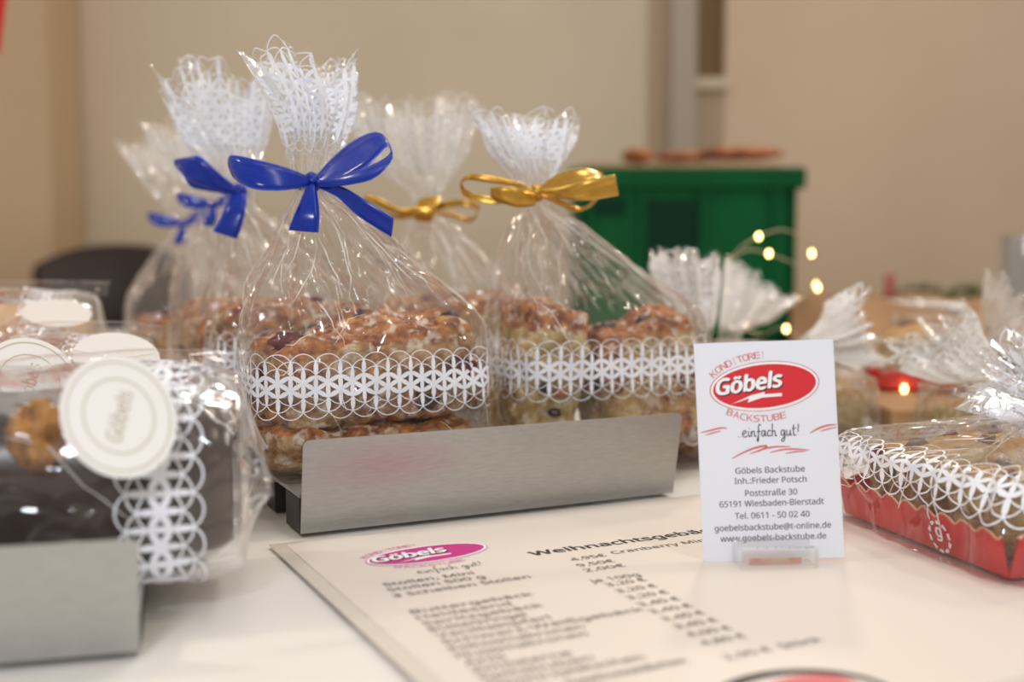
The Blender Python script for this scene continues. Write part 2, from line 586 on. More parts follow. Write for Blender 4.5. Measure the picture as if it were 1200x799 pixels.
# ------------------------------------------------------------------ cellophane bags
class Bag:
    """film surface S(u, s): u = fraction around the film (0.5 = front), s = metres up the film.
    rows: (s, centre, a, b, n, fold, crumple)"""

    def __init__(self, rows, ea, eb, C, nf=9, seed=1, jag=0.004, up=Z, cw=0.016, ea2=None, eb2=None):
        self.ea2 = np.array(ea2 if ea2 is not None else ea, float); self.eb2 = np.array(eb2 if eb2 is not None else eb, float)
        self.ea2 /= np.linalg.norm(self.ea2); self.eb2 /= np.linalg.norm(self.eb2)
        self.s = np.array([r[0] for r in rows], float)
        self.c = np.array([list(r[1]) for r in rows], float)
        self.p = np.array([[r[2], r[3], r[4], r[5], r[6]] for r in rows], float)
        self.ea, self.eb, self.up = np.array(ea), np.array(eb), np.array(up)
        self.C, self.nf, self.seed, self.jag, self.cw = C, nf, seed, jag, cw
        # tangents for monotone-ish cubic interpolation
        A = np.hstack([self.c, self.p])
        T = np.zeros_like(A)
        ds = np.diff(self.s)[:, None]
        sl = np.diff(A, axis=0) / ds
        for i in range(1, len(A) - 1):
            m = 0.5 * (sl[i - 1] + sl[i])
            T[i] = np.where(sl[i - 1] * sl[i] > 0, np.sign(m) * np.minimum(np.abs(m), 2.5 * np.minimum(np.abs(sl[i - 1]), np.abs(sl[i]))), 0)
        T[0] = sl[0]; T[-1] = sl[-1]
        self.A, self.T = A, T
        # arc-length table of the base section
        k = int(np.argmax(self.p[:, 0] * self.p[:, 1]))
        a, b, n = self.p[k, :3]
        t = np.linspace(0, 2 * np.pi, 2001) + np.pi / 2
        rho = (np.abs(np.cos(t)) ** n + np.abs(np.sin(t)) ** n) ** (-1 / n)
        q = np.stack([a * rho * np.cos(t), b * rho * np.sin(t)], 1)
        d = np.r_[0, np.cumsum(np.hypot(*np.diff(q, axis=0).T))]
        self.ut, self.tt = d / d[-1], t

    def row(self, s):
        s = np.clip(s, self.s[0], self.s[-1])
        i = np.clip(np.searchsorted(self.s, s, side='right') - 1, 0, len(self.s) - 2)
        h = self.s[i + 1] - self.s[i]
        t = ((s - self.s[i]) / h)[:, None]
        h = h[:, None]
        t2, t3 = t * t, t * t * t
        return (2 * t3 - 3 * t2 + 1) * self.A[i] + (t3 - 2 * t2 + t) * h * self.T[i] + (-2 * t3 + 3 * t2) * self.A[i + 1] + (t3 - t2) * h * self.T[i + 1]

    def S(self, u, s, off=0.0):
        u = np.asarray(u, float).ravel(); s = np.asarray(s, float).ravel()
        R = self.row(s)
        c, a, b, n, fold, cr = R[:, :3], np.abs(R[:, 3]), np.abs(R[:, 4]), np.maximum(R[:, 5], 1.5), R[:, 6], R[:, 7]
        t = np.interp(u % 1.0, self.ut, self.tt)
        ct, st = np.cos(t), np.sin(t)
        rho = (np.abs(ct) ** n + np.abs(st) ** n) ** (-1 / n)
        x = a * rho * ct
        y = b * rho * st
        nx, ny = np.sign(ct) * np.abs(rho * ct) ** (n - 1) * b, np.sign(st) * np.abs(rho * st) ** (n - 1) * a
        ln = np.hypot(nx, ny) + 1e-9
        nx, ny = nx / ln, ny / ln
        ph = u * self.nf + 0.45 * vnoise(u * 11, s * 9, self.seed + 11) + 0.25 * vnoise(u * 31, s * 14, self.seed + 12)
        z1 = np.abs((ph % 1.0) * 2 - 1) * 2 - 1
        ph2 = u * self.nf * 2.3 + 0.5 * vnoise(u * 17, s * 22, self.seed + 13)
        z2 = np.abs((ph2 % 1.0) * 2 - 1) * 2 - 1
        xx = u * self.C
        ck = crumple(xx / self.cw, s / (self.cw * 1.5), self.seed)
        d = fold * (z1 + 0.25 * z2) + cr * ck + off
        lat = fold * 0.5 * vnoise(u * self.nf * 1.5, s * 30, self.seed + 21)
        top = np.clip((s - self.s[-2]) / (self.s[-1] - self.s[-2]), 0, 1)
        dz = self.jag * top * (vnoise(u * 7, u * 0 + 3.3, self.seed + 31) + 0.4 * z1)
        if len(self.s) > 8:
            bl = np.clip((s - self.s[5]) / (self.s[8] - self.s[5]), 0, 1)[:, None]
            EA, EB = self.ea * (1 - bl) + self.ea2 * bl, self.eb * (1 - bl) + self.eb2 * bl
        else:
            EA, EB = self.ea, self.eb
        pos = c + EA * (x + nx * d + lat)[:, None] + EB * (y + ny * d)[:, None] + self.up * dz[:, None]
        pos[:, 2] = np.maximum(pos[:, 2], 0.0012)
        return pos

    def film(self, name, parent, m, nu, ns, s0=None, s1=None):
        s0 = self.s[0] if s0 is None else s0
        s1 = self.s[-1] if s1 is None else s1
        uu = np.linspace(0, 0.9999, nu + 1)
        ss = np.linspace(s0, s1, ns + 1)
        U, SS = np.meshgrid(uu, ss)
        V = self.S(U, SS)
        idx = np.arange((nu + 1) * (ns + 1)).reshape(ns + 1, nu + 1)
        f = np.stack([idx[:-1, :-1], idx[:-1, 1:], idx[1:, 1:], idx[1:, :-1]], -1).reshape(-1, 4)
        uvs = np.stack([U.ravel() * self.C, SS.ravel()], 1)
        return obj(name, V, f.tolist(), m, parent, uvs=uvs)

    def creases(self, parent, m, n, s_lo, s_hi, seed=1, width=0.0003, ln=(0.015, 0.06), wander=0.010, u_lo=0.15, u_hi=0.85, flat=0.0):
        """glint lines along film creases, laid on as thin white ridges"""
        rnd = random.Random(seed * 77 + 5)
        U, SS, fs, sides = [], [], [], []
        for q in range(n):
            K = 16
            u = rnd.uniform(u_lo, u_hi)
            s = rnd.uniform(s_lo, s_hi)
            L_ = rnd.uniform(*ln) * rnd.uniform(0.5, 1)
            ang = rnd.gauss(0, 0.35) if rnd.random() > flat else math.pi / 2 + rnd.gauss(0, 0.4)
            w0 = width * rnd.uniform(0.4, 1.3)
            pu, ps = u, s
            pts = []
            for i in range(K):
                pts.append((pu, ps))
                if i % 5 == 4: ang += rnd.gauss(0, wander * 45)
                ps = min(max(ps + math.cos(ang) * L_ / K, s_lo * 0.6), self.s[-1] * 0.995)
                pu += math.sin(ang) * L_ / K / self.C
            base = len(U)
            for i, (a, b) in enumerate(pts):
                ww = w0 * math.sin(math.pi * (i + 0.6) / (K + 0.2)) ** 0.6
                for sg in (-1, 0, 1):
                    U.append((a, b, sg * ww / 2))
            for i in range(K - 1):
                for k in (0, 1):
                    fs.append((base + 3 * i + k, base + 3 * i + k + 1, base + 3 * i + k + 4, base + 3 * i + k + 3))
        A = np.array(U)
        V = self.S(A[:, 0], A[:, 1], 0.0004)
        # widen across the run in world space
        nxt = np.roll(V, -3, 0); prv = np.roll(V, 3, 0)
        idx = np.arange(len(V)) % (3 * 16)
        tg = np.where((idx >= 45)[:, None], V - prv, np.where((idx < 3)[:, None], nxt - V, nxt - prv))
        nr = self.S(A[:, 0], A[:, 1], 0.002) - V
        cr = np.cross(tg, nr)
        cr /= (np.linalg.norm(cr, axis=1)[:, None] + 1e-12)
        V = V + cr * A[:, 2][:, None]
        nr /= (np.linalg.norm(nr, axis=1)[:, None] + 1e-12)
        V = V + nr * np.where(A[:, 2] == 0, width * 0.5, 0)[:, None]
        o = obj('film_glints', V, fs, m, parent)
        return tag(o, kind='stuff')

    def lace(self, parent, m, s0, rows, r=0.0068, w=0.0004, u0=0.0, u1=1.0, off=0.0004, seg=30, name='lace_print', petals=True, Cl=None):
        """printed lace of overlapping circles with petals where they cross; bottom of the band at s0"""
        dx = math.sqrt(3) * r
        if name == 'lace_fringe':
            s0 = self.s[-1] - (2 * r + (rows - 1) * r / 2) - w
        n = max(2, int(round((Cl or self.C) / dx)))
        k0, k1 = int(math.floor(u0 * n)), int(math.ceil(u1 * n))
        pts, fs = [], []
        cnt = 0

        def strip(outer, inner, closed):
            nonlocal cnt
            K = len(outer)
            pts.extend(outer); pts.extend(inner)
            for i in range(K if closed else K - 1):
                j = (i + 1) % K
                fs.append((cnt + i, cnt + j, cnt + K + j, cnt + K + i))
            cnt += 2 * K
        an = np.linspace(0, 2 * np.pi, seg, endpoint=False)
        half = r / 2
        pet = []
        for k in range(rows):
            for i in range(k0, k1):
                cx = (i + (0.5 if k % 2 else 0.0)) * dx
                cy = s0 + r + k * r / 2
                strip(list(zip(cx + (r + w / 2) * np.cos(an), cy + (r + w / 2) * np.sin(an))),
                      list(zip(cx + (r - w / 2) * np.cos(an), cy + (r - w / 2) * np.sin(an))), True)
                if petals:
                    pet.append((cx + dx / 2, cy, math.pi / 2))
                    if k + 3 < rows:
                        pet.append((cx + dx / 4, cy + 0.75 * r, -math.pi / 6))
                        pet.append((cx - dx / 4, cy + 0.75 * r, math.pi / 6))
        tq = np.linspace(-1, 1, 9)
        # petal = lens of two circles root(3) r apart: half length r/2, half width r(1-root3/2)
        hw = r * np.sqrt(np.maximum(0, 1 - (tq * 0.5) ** 2)) - r * math.sqrt(3) / 2
        for cx, cy, a in pet:
            ca, sa = math.cos(a), math.sin(a)
            o = [(cx + ca * t * half - sa * h_, cy + sa * t * half + ca * h_) for t, h_ in zip(tq, hw * 1.0)]
            i_ = [(cx + ca * t * half + sa * h_, cy + sa * t * half - ca * h_) for t, h_ in zip(tq, hw * 1.0)]
            strip(o, i_, False)
        A = np.array(pts)
        V = self.S(A[:, 0] / (n * dx), A[:, 1], off)
        return obj(name, V, fs, m, parent)


def ribbon(name, strips, m, parent, edge_m=None, n=26, thick=0.00035, px=None):
    """strips: list of (edge1 point, edge2 point) rows in world space"""
    A = spline([list(a) + list(b) for a, b in strips], n)
    E1, E2 = A[:, :3], A[:, 3:]
    K = 5
    V, uv = [], []
    dist = np.r_[0, np.cumsum(np.linalg.norm(np.diff((E1 + E2) / 2, axis=0), axis=1))]
    nrm = []
    for i in range(n):
        tdir = (E1 + E2)[min(i + 1, n - 1)] - (E1 + E2)[max(i - 1, 0)]
        nn = np.cross(tdir, E2[i] - E1[i])
        nn /= (np.linalg.norm(nn) + 1e-9)
        for k in range(K):
            f = k / (K - 1)
            V.append(E1[i] * (1 - f) + E2[i] * f + nn * 0.0005 * math.sin(f * math.pi))
            uv.append((f * 0.01, dist[i]))
    fs = [(i * K + k, i * K + k + 1, (i + 1) * K + k + 1, (i + 1) * K + k) for i in range(n - 1) for k in range(K - 1)]
    o = obj(name, V, fs, m, parent, uvs=uv)
    finish(o, solidify=thick)
    return o


print('helpers ready')

# ================================================================== SETTING
FLOOR_Z = -0.75
tag(box('floor', (0, 0.9, FLOOR_Z - 0.02), (2.6, 2.4, 0.02), noise_color(mat('grey_floor', lin(120, 110, 100), 0.6), lin(110, 102, 94), lin(130, 120, 110), 4)), kind='structure')
M['wall'] = noise_color(mat('beige_plaster', lin(217, 203, 180), 0.85), lin(213, 199, 176), lin(221, 207, 184), 2.5, bump=0.1, bscale=60)
M['wall_right'] = noise_color(mat('tan_plaster', lin(224, 200, 172), 0.85), lin(220, 196, 168), lin(228, 204, 176), 2.5, bump=0.1, bscale=60)
M['warm_cast'] = noise_color(mat('warm_cast_plaster', lin(206, 178, 144), 0.85), lin(202, 174, 140), lin(210, 182, 148), 2.5)
M['column'] = mat('pale_column_paint', lin(182, 170, 152), 0.7)
M['pinkish'] = mat('pink_beige_tone', lin(184, 162, 138), 0.8)
M['niche'] = mat('brown_panel', lin(134, 108, 76), 0.7)
WY = 2.2


def wallbox(name, px0, px1, Y, m, z0=FLOOR_Z, z1=1.5, depth=0.05, kind='structure'):
    x0, x1 = P(px0, 300, Y).x, P(px1, 300, Y).x
    o = box(name, ((x0 + x1) / 2, Y + depth / 2, (z0 + z1) / 2), ((x1 - x0) / 2, depth / 2, (z1 - z0) / 2), m)
    if kind: tag(o, kind=kind)
    return o


wallbox('wall_back', -700, 756, WY, M['wall'], depth=0.08)
wallbox('wall_right', 846, 1900, WY - 0.0, M['wall_right'], depth=0.08)
wallbox('warm_cast_panel', -700, 62, WY - 0.16, M['warm_cast'], depth=0.15)  # section built for a warm lamp cast, put into its tan colour
wallbox('corner_shade_strip', 756, 784, WY - 0.002, M['pinkish'], depth=0.08)  # shadow of the wall corner, put into the colour of this strip
wallbox('trim_2', 784, 813, WY - 0.03, M['column'], depth=0.10)
pz = P(0, 92, WY).z
wallbox('trim_3', 813, 846, WY, M['pinkish'], z1=pz - 0.02, depth=0.08)
box_l = wallbox('trim_4', 812, 852, WY - 0.015, M['wall'], z0=pz - 0.02, z1=pz, depth=0.095)
wallbox('trim_5', 813, 846, WY + 0.03, M['niche'], z0=pz, depth=0.05)

# red banner at the top left corner
bt = P(18, -120, 1.0); bb = P(-4, 70, 1.0)
vs = [P(140, -1100, 1.0), P(-3, 62, 1.0), P(-120, 40, 1.02), P(-120, -1100, 1.02)]
vs = [tuple(v) for v in vs] + [tuple(v + Vector((0, 0.004, 0))) for v in vs]
tag(obj('hanging_banner', vs, [(0, 1, 2, 3), (7, 6, 5, 4), (0, 4, 5, 1), (1, 5, 6, 2), (2, 6, 7, 3), (3, 7, 4, 0)], M['banner'], smooth=False),
    'red fabric banner with slanted edge hanging high by the left wall', 'banner')

# ---- table and cloth
TX, TY0, TY1 = 1.15, 0.12, 1.78
t = thing('display_table', 'large rectangular table under the white cloth', 'table', (0, 0.9, FLOOR_Z))
box('tabletop', (0, (TY0 + TY1) / 2, -0.0275), (TX - 0.01, (TY1 - TY0) / 2 - 0.01, 0.0125), M['wood'], t)
for sx in (-1, 1):
    for yy in (TY0 + 0.08, TY1 - 0.08):
        box('leg', (sx * (TX - 0.1), yy, (FLOOR_Z - 0.04) / 2), (0.025, 0.025, (-0.04 - FLOOR_Z) / 2), M['steel_dark'], t)
# cloth: top sheet with soft ripples, sides hanging down
nx, ny = 90, 70
gx = np.linspace(-TX, TX, nx); gy = np.linspace(TY0, TY1, ny)
GX, GY = np.meshgrid(gx, gy)
vz = -0.0008 + 0.0006 * vnoise(GX * 9, GY * 9, 3) - 0.0006
V = np.stack([GX.ravel(), GY.ravel(), vz.ravel()], 1)
idx = np.arange(nx * ny).reshape(ny, nx)
fs = np.stack([idx[:-1, :-1], idx[:-1, 1:], idx[1:, 1:], idx[1:, :-1]], -1).reshape(-1, 4).tolist()
V = V.tolist()
border = list(idx[0, :]) + list(idx[1:, -1]) + list(idx[-1, ::-1][1:]) + list(idx[::-1, 0][1:-1])
k = len(V)
for q, i in enumerate(border):
    x, y, z = V[i]
    s = 0.012 * math.sin(q * 0.9)
    ox = (1 if x > TX - 1e-6 else -1 if x < -TX + 1e-6 else 0)
    oy = (1 if y > TY1 - 1e-6 else -1 if y < TY0 + 1e-6 else 0)
    V.append((x + ox * (0.02 + s), y + oy * (0.02 + s), -0.32))
nb = len(border)
for q in range(nb):
    fs.append((border[q], border[(q + 1) % nb], k + (q + 1) % nb, k + q))
c_ = obj('tablecloth', V, fs, M['cloth'])
tag(c_, 'white tablecloth spread over the whole display table', 'tablecloth')

# ---- chair behind the table, left
ch = thing('dark_chair', 'dark brown padded chair with curved back standing behind the table at left', 'chair', (P(142, 300, 2.0).x, 2.0, FLOOR_Z))
cx0 = P(142, 300, 1.92).x
topz = P(130, 286, 1.92).z
pts = []
vsb, fsb = [], []
nn_ = 22
for i in range(nn_):
    f = -1 + 2 * i / (nn_ - 1)
    xx = cx0 + f * 0.125
    yy = 1.92 - 0.05 * f * f
    zt = topz - 0.035 * abs(f) ** 2.6
    for (dy, zz) in ((-0.02, zt - 0.33), (-0.02, zt - 0.01), (-0.008, zt), (0.012, zt), (0.022, zt - 0.01), (0.022, zt - 0.33)):
        vsb.append((xx, yy + dy, zz))
for i in range(nn_ - 1):
    for k in range(6):
        fsb.append((i * 6 + k, i * 6 + (k + 1) % 6, (i + 1) * 6 + (k + 1) % 6, (i + 1) * 6 + k))
fsb += [tuple(range(6))[::-1], tuple((nn_ - 1) * 6 + k for k in range(6))]
obj('backrest', vsb, fsb, M['chair'], ch)
box('seat', (cx0, 2.06 - 0.03, FLOOR_Z + 0.45), (0.14, 0.14, 0.03), M['chair'], ch, bevel=0.01)
for sx in (-1, 1):
    for yy in (1.93, 2.13):
        box('leg', (cx0 + sx * 0.115, yy, FLOOR_Z + 0.21), (0.015, 0.015, 0.21), M['chair'], ch)

# ---- green crate
CY = 1.5
x0, x1 = P(672, 300, CY).x, P(938, 300, CY).x
zt = P(0, 196, CY).z
cr = thing('green_crate', 'green plastic crate with ribbed walls standing at the back of the table', 'crate', ((x0 + x1) / 2, CY + 0.1, 0))
cx, hx, hy = (x0 + x1) / 2, (x1 - x0) / 2, 0.11
yc = CY + hy
wt = 0.005
box('crate_wall', (cx, CY + wt, zt / 2), (hx - 0.012, wt, zt / 2 - 0.001), M['crate'], cr)
box('crate_wall', (cx, CY + 2 * hy - wt, zt / 2), (hx - 0.012, wt, zt / 2 - 0.001), M['crate'], cr)
for sx, nm in ((-1, 'crate_wall'), (1, 'crate_wall')):
    box(nm, (cx + sx * (hx - 0.012), yc, zt / 2), (wt, hy, zt / 2 - 0.001), M['crate'], cr)
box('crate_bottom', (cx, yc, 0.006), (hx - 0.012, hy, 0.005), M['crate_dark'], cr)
rim = [box_vf((cx, CY - 0.002, zt - 0.014), X, Y_, Z, hx, 0.006, 0.014), box_vf((cx, CY + 2 * hy, zt - 0.014), X, Y_, Z, hx, 0.006, 0.014),
       box_vf((cx - hx, yc, zt - 0.014), X, Y_, Z, 0.006, hy, 0.014), box_vf((cx + hx, yc, zt - 0.014), X, Y_, Z, 0.006, hy, 0.014)]
finish(obj('rim', *merge(rim), M['crate'], cr, smooth=False), bevel=0.003)
for pxr in (690, 752, 822, 905):
    xr = P(pxr, 300, CY).x
    box('rib', (xr, CY - 0.004, (zt - 0.03) / 2 + 0.001), (0.004, 0.004, (zt - 0.03) / 2), M['crate'], cr, bevel=0.001)
xr0, xr1 = P(756, 300, CY).x, P(819, 300, CY).x
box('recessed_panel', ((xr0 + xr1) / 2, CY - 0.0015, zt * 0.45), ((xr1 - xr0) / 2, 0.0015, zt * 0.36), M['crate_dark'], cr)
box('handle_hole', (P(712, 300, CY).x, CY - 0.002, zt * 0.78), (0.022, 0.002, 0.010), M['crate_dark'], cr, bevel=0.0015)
# goods heaped in the crate
box('cardboard_sheet', (P(790, 300, CY + 0.08).x, CY + 0.1, zt + 0.003), (hx * 0.86, 0.09, 0.003), M['cardboard'], None, bevel=0.001)
tag(bpy.data.objects['cardboard_sheet'], 'flat brown cardboard sheet lying on top of the green crate', 'cardboard')


def blob(name, c, r, m, parent=None, seed=0, amp=0.12, freq=3.0, axes=(X, Y_, Z), nu=20, nv=12, k=2.0):
    """displaced ellipsoid / rounded block"""
    vs, fs = [], []
    c = Vector(c)
    for j in range(nv + 1):
        th = math.pi * j / nv
        for i in range(nu):
            ph = 2 * math.pi * i / nu
            d = Vector((math.sin(th) * math.cos(ph), math.sin(th) * math.sin(ph), math.cos(th)))
            if k != 2.0:
                d = d / ((abs(d.x) ** k + abs(d.y) ** k + abs(d.z) ** k) ** (1 / k))
            f = 1 + amp * noise.noise(d * freq + Vector((seed * 3.1, seed, 0)))
            vs.append(tuple(c + axes[0] * (d.x * r[0] * f) + axes[1] * (d.y * r[1] * f) + axes[2] * (d.z * r[2] * f)))
    for j in range(nv):
        for i in range(nu):
            fs.append((j * nu + i, (j + 1) * nu + i, (j + 1) * nu + (i + 1) % nu, j * nu + (i + 1) % nu))
    return obj(name, vs, fs, m, parent)


def loaf(px, py, Y, rx, rz, label, seed):
    c = P(px, py, Y)
    o = blob('bread_loaf', c, (rx, 0.035, rz), M['loaf'], seed=seed, amp=0.2)
    tag(o, label, 'bread', 'brown loaves on the crate')


loaf(746, 183, 1.54, 0.022, 0.010, 'small dark brown loaf at the left end of the cardboard on the crate', 1)
loaf(868, 180, 1.56, 0.058, 0.009, 'long flat brown loaf on the right half of the crate top', 2)
loaf(800, 184, 1.60, 0.040, 0.007, 'low brown loaf in the middle of the crate top', 3)

# ---- low box of goods, candle, sprigs and glass far right
bx = thing('open_carton', 'low brown cardboard carton far back at right behind the wrapped breads', 'box', (P(1080, 300, 1.3).x, 1.36, 0))
xa, xb = P(965, 300, 1.3).x, P(1250, 300, 1.3).x
zc = P(0, 350, 1.3).z
box('carton_side', ((xa + xb) / 2, 1.3, zc / 2), ((xb - xa) / 2, 0.003, zc / 2), M['cardboard'], bx)
box('carton_side', ((xa + xb) / 2, 1.44, zc / 2), ((xb - xa) / 2, 0.003, zc / 2), M['cardboard'], bx)
box('carton_side', (xa, 1.37, zc / 2), (0.003, 0.067, zc / 2), M['cardboard'], bx)
box('carton_side', (xb, 1.37, zc / 2), (0.003, 0.067, zc / 2), M['cardboard'], bx)
box('carton_bottom', ((xa + xb) / 2, 1.37, 0.003), ((xb - xa) / 2 - 0.004, 0.066, 0.002), M['cardboard'], bx)
c = P(1042, 344, 1.34)
vs, fs = tube_vf([Vector((c.x, c.y, 0.006)), Vector((c.x, c.y, c.z + 0.02)), Vector((c.x, c.y, c.z + 0.026))], [0.007, 0.007, 0.003], 14)
tag(obj('candle', vs, fs, M['candle'], loc=(c.x, c.y, 0.006)), 'slim dusty red candle standing in the cardboard carton', 'candle')


def sprig(px, py, Y, label, seed, ln=0.05):
    rnd = random.Random(seed)
    base = P(px, py, Y)
    base.z = max(base.z, zc)
    parts = []
    stem = [base + Vector((ln * 2 * (i / 8 - 0.5), 0.004 * math.sin(i), 0.004 + 0.006 * math.sin(i * 0.8))) for i in range(9)]
    parts.append(tube_vf(stem, 0.0012, 5))
    for k in range(90):
        f = rnd.random() * 7.9
        p = stem[int(f)].lerp(stem[int(f) + 1], f % 1)
        d = Vector((rnd.uniform(0.2, 1), rnd.uniform(-1, 1), rnd.uniform(-0.4, 1))).normalized()
        parts.append(tube_vf([p, p + d * 0.013], [0.0009, 0.0003], 3))
    root = thing('fir_sprig', label, 'greenery', base)
    obj('stem', *parts[0], M['sprig'], root)
    tag(obj('needles', *merge(parts[1:]), M['sprig'], root), kind='stuff')
    ROOTLOC[root.name] = base


sprig(1098, 347, 1.33, 'dark green fir sprig lying on the carton, nearer the candle', 4)
sprig(1150, 350, 1.36, 'green fir sprig lying on the carton, nearer the drinking glass', 5, 0.04)
gl = P(1206, 330, 1.2)
gpts = [(0.001, 0.0), (0.026, 0.0), (0.028, 0.004), (0.031, P(0, 276, 1.2).z), (0.0295, P(0, 276, 1.2).z), (0.0265, 0.010), (0.001, 0.008)]
vs, fs = [], []
for r, z in gpts:
    for k in range(32):
        a = 2 * math.pi * k / 32
        vs.append((gl.x + r * math.cos(a), 1.2 + r * math.sin(a), z))
for j in range(len(gpts) - 1):
    for k in range(32):
        fs.append((j * 32 + k, j * 32 + (k + 1) % 32, (j + 1) * 32 + (k + 1) % 32, (j + 1) * 32 + k))
tag(obj('drinking_glass', vs, fs, M['glass'], loc=(gl.x, 1.2, 0)), 'tall clear drinking glass at the right edge behind the wrapped breads', 'glass')

# ================================================================== MENU SHEET
EU = Vector((math.cos(math.radians(26.5)), math.sin(math.radians(26.5)), 0))
EV = Vector((EU.y, -EU.x, 0))          # towards the camera and right
p0 = G(315, 640)
MW, MH = 0.297, 0.24
mn = thing('price_list', 'laminated white menu sheet with printed price list lying on the tablecloth', 'menu', p0)
cen = p0 + EU * (MW / 2) + EV * (MH / 2)
box('laminate', cen + Z * 0.0004, (MW / 2, MH / 2, 0.0003), M['paper_rim'], mn, axes=(EU, EV, Z))
box('paper', cen + Z * 0.0008, (MW / 2 - 0.006, MH / 2 - 0.004, 0.0002), M['paper'], mn, axes=(EU, EV, Z))
MZ = 0.0011


try:
    FONT = bpy.data.fonts.load(bpy.utils.system_resource('DATAFILES') + '/fonts/NotoSansHebrew-Regular.woff2')   # one of Blender's own interface fonts, clean Latin letters
except Exception:
    FONT = None


def text_mesh(name, s, origin, xd, yd, m, parent, width=None, height=None, bold=0.0, shear=0.0, align='LEFT', aspect=1.0, lift=0.0, spacing=1.0):
    """lettering as a flat mesh. width fixes the run length, height the letter size"""
    cu = bpy.data.curves.new(name, 'FONT')
    cu.body = s
    cu.size = 1.0
    if FONT: cu.font = FONT
    cu.shear = shear
    cu.space_character = spacing
    cu.resolution_u = 3
    ob = bpy.data.objects.new('tmp', cu)
    COL.objects.link(ob)
    dg = bpy.context.evaluated_depsgraph_get()
    me = bpy.data.meshes.new_from_object(ob.evaluated_get(dg))
    bpy.data.objects.remove(ob)
    co = np.zeros(len(me.vertices) * 3)
    me.vertices.foreach_get('co', co)
    co = co.reshape(-1, 3)
    x0_, x1_ = co[:, 0].min(), co[:, 0].max()
    w_ = x1_ - x0_
    sx = (width / w_) if width else height * aspect
    sy = height if height else sx / aspect
    xd = Vector(xd).normalized(); yd = Vector(yd).normalized()
    nz_ = xd.cross(yd)
    x = (co[:, 0] - x0_) * sx
    if align == 'CENTER':
        x -= w_ * sx / 2
    fs = [tuple(p.vertices) for p in me.polygons]
    V, F_ = [], []
    bx_, by_ = bold * sy * 0.9, bold * sy * 0.6
    for q, (ox, oy) in enumerate([(0, 0)] if not bold else [(bx_, 0), (-bx_, 0), (0, by_), (0, -by_)]):
        F_ += [tuple(i + len(V) for i in f) for f in fs]
        V += [tuple(Vector(origin) + xd * (a + ox) + yd * (b + oy) + nz_ * (lift + q * 0.000003)) for a, b in zip(x, co[:, 1] * sy)]
    fs = F_
    bpy.data.meshes.remove(me)
    return obj(name, V, fs, m, parent, smooth=False)


def mtext(s, a, b, m=None, h=0.0066, bold=0.018, name='text_line', part=1.0):
    """menu text running from photo pixel a to b"""
    A = G(*a, MZ); B = G(*b, MZ)
    return text_mesh(name, s, A, EU, -EV, m or M['ink_menu'], mn, width=(B - A).length / part, height=h, bold=bold)


mtext('Weihnachtsgeb\u00e4ck', (625, 651), (821, 618), h=0.0100, bold=0.035, name='heading', part=0.94, m=M['ink_dark'])
mtext('Stollen, Mini', (451, 687), (554, 671))
mtext('Stollen 500 g', (456, 693), (569, 677))
mtext('3 Scheiben Stollen', (462, 700), (621, 676))
mtext('4,95\u20ac', (671, 657), (708, 650))
mtext('Cranberry Mini', (719, 649), (826, 631))
mtext('9,50\u20ac', (679, 664), (719, 657))
mtext('2,00\u20ac', (687, 670), (731, 662))
mtext('je 100g', (694, 683), (750, 674))
lst = ['Butterg\u00e4b\u00e4ck'.replace('g\u00e4b', 'geb'), 'Heidesand', 'Spritzgeb\u00e4ck', 'Butterkringel', 'Vanillekipferl', 'Schwarz-Wei\u00dfgeb\u00e4ck', 'Kokosmakronen',
       'Nussmakronen', 'Anis', 'Zimtsterne', 'Spitzbuben', 'Gew\u00fcrzplätzchen']
A0, A1 = G(483, 719, MZ), G(565, 797, MZ)
wl = [0.045, 0.034, 0.043, 0.034, 0.040, 0.072, 0.046, 0.044, 0.013, 0.032, 0.036, 0.05]
for i, s in enumerate(lst):
    o_ = A0.lerp(A1, i / 10)
    text_mesh('text_line', s, o_, EU, -EV, M['ink_menu'], mn, width=wl[i], height=0.0066, bold=0.018)
B0, B1 = G(713, 687, MZ), G(825, 756, MZ)
pr = ['3,20 \u20ac', '3,20 \u20ac', '3,20 \u20ac', '3,40 \u20ac', '3,40 \u20ac', '3,40 \u20ac', '3,40 \u20ac', '4,00 \u20ac', '4,80 \u20ac']
for i, s in enumerate(pr):
    text_mesh('price', s, B0.lerp(B1, i / 8), EU, -EV, M['ink_menu'], mn, width=0.0165, height=0.0066, bold=0.018)
mtext('Haselnussst\u00e4bchen', (668, 803), (812, 779))
mtext('2,90 \u20ac  St\u00fcck', (852, 773), (966, 751))
# round photo print at the bottom of the menu: dark rim of a plate with pastry
cp = G(945, 822, MZ)


def flat_poly(name, pts, m, parent, lift=(0, 0, 0)):
    V = [tuple(Vector(p) + Vector(lift)) for p in pts]
    return obj(name, V, [tuple(range(len(V)))], m, parent, smooth=False)


def ell(c, rx, ry, xd, yd, n=64, rot=0.0):
    out = []
    for i in range(n):
        a = 2 * math.pi * i / n
        x, y = rx * math.cos(a), ry * math.sin(a)
        out.append(Vector(c) + xd * (x * math.cos(rot) - y * math.sin(rot)) + yd * (x * math.sin(rot) + y * math.cos(rot)))
    return out


flat_poly('printed_plate_rim', ell(cp, 0.028, 0.022, EU, -EV), M['ink_dark'], mn)
flat_poly('printed_plate', ell(cp + EV * 0.001, 0.025, 0.0185, EU, -EV), M['paper'], mn, (0, 0, 0.00008))
flat_poly('printed_pastry', ell(cp + EU * 0.007 - EV * 0.006, 0.014, 0.009, EU, -EV), M['ink_rose'], mn, (0, 0, 0.00016))


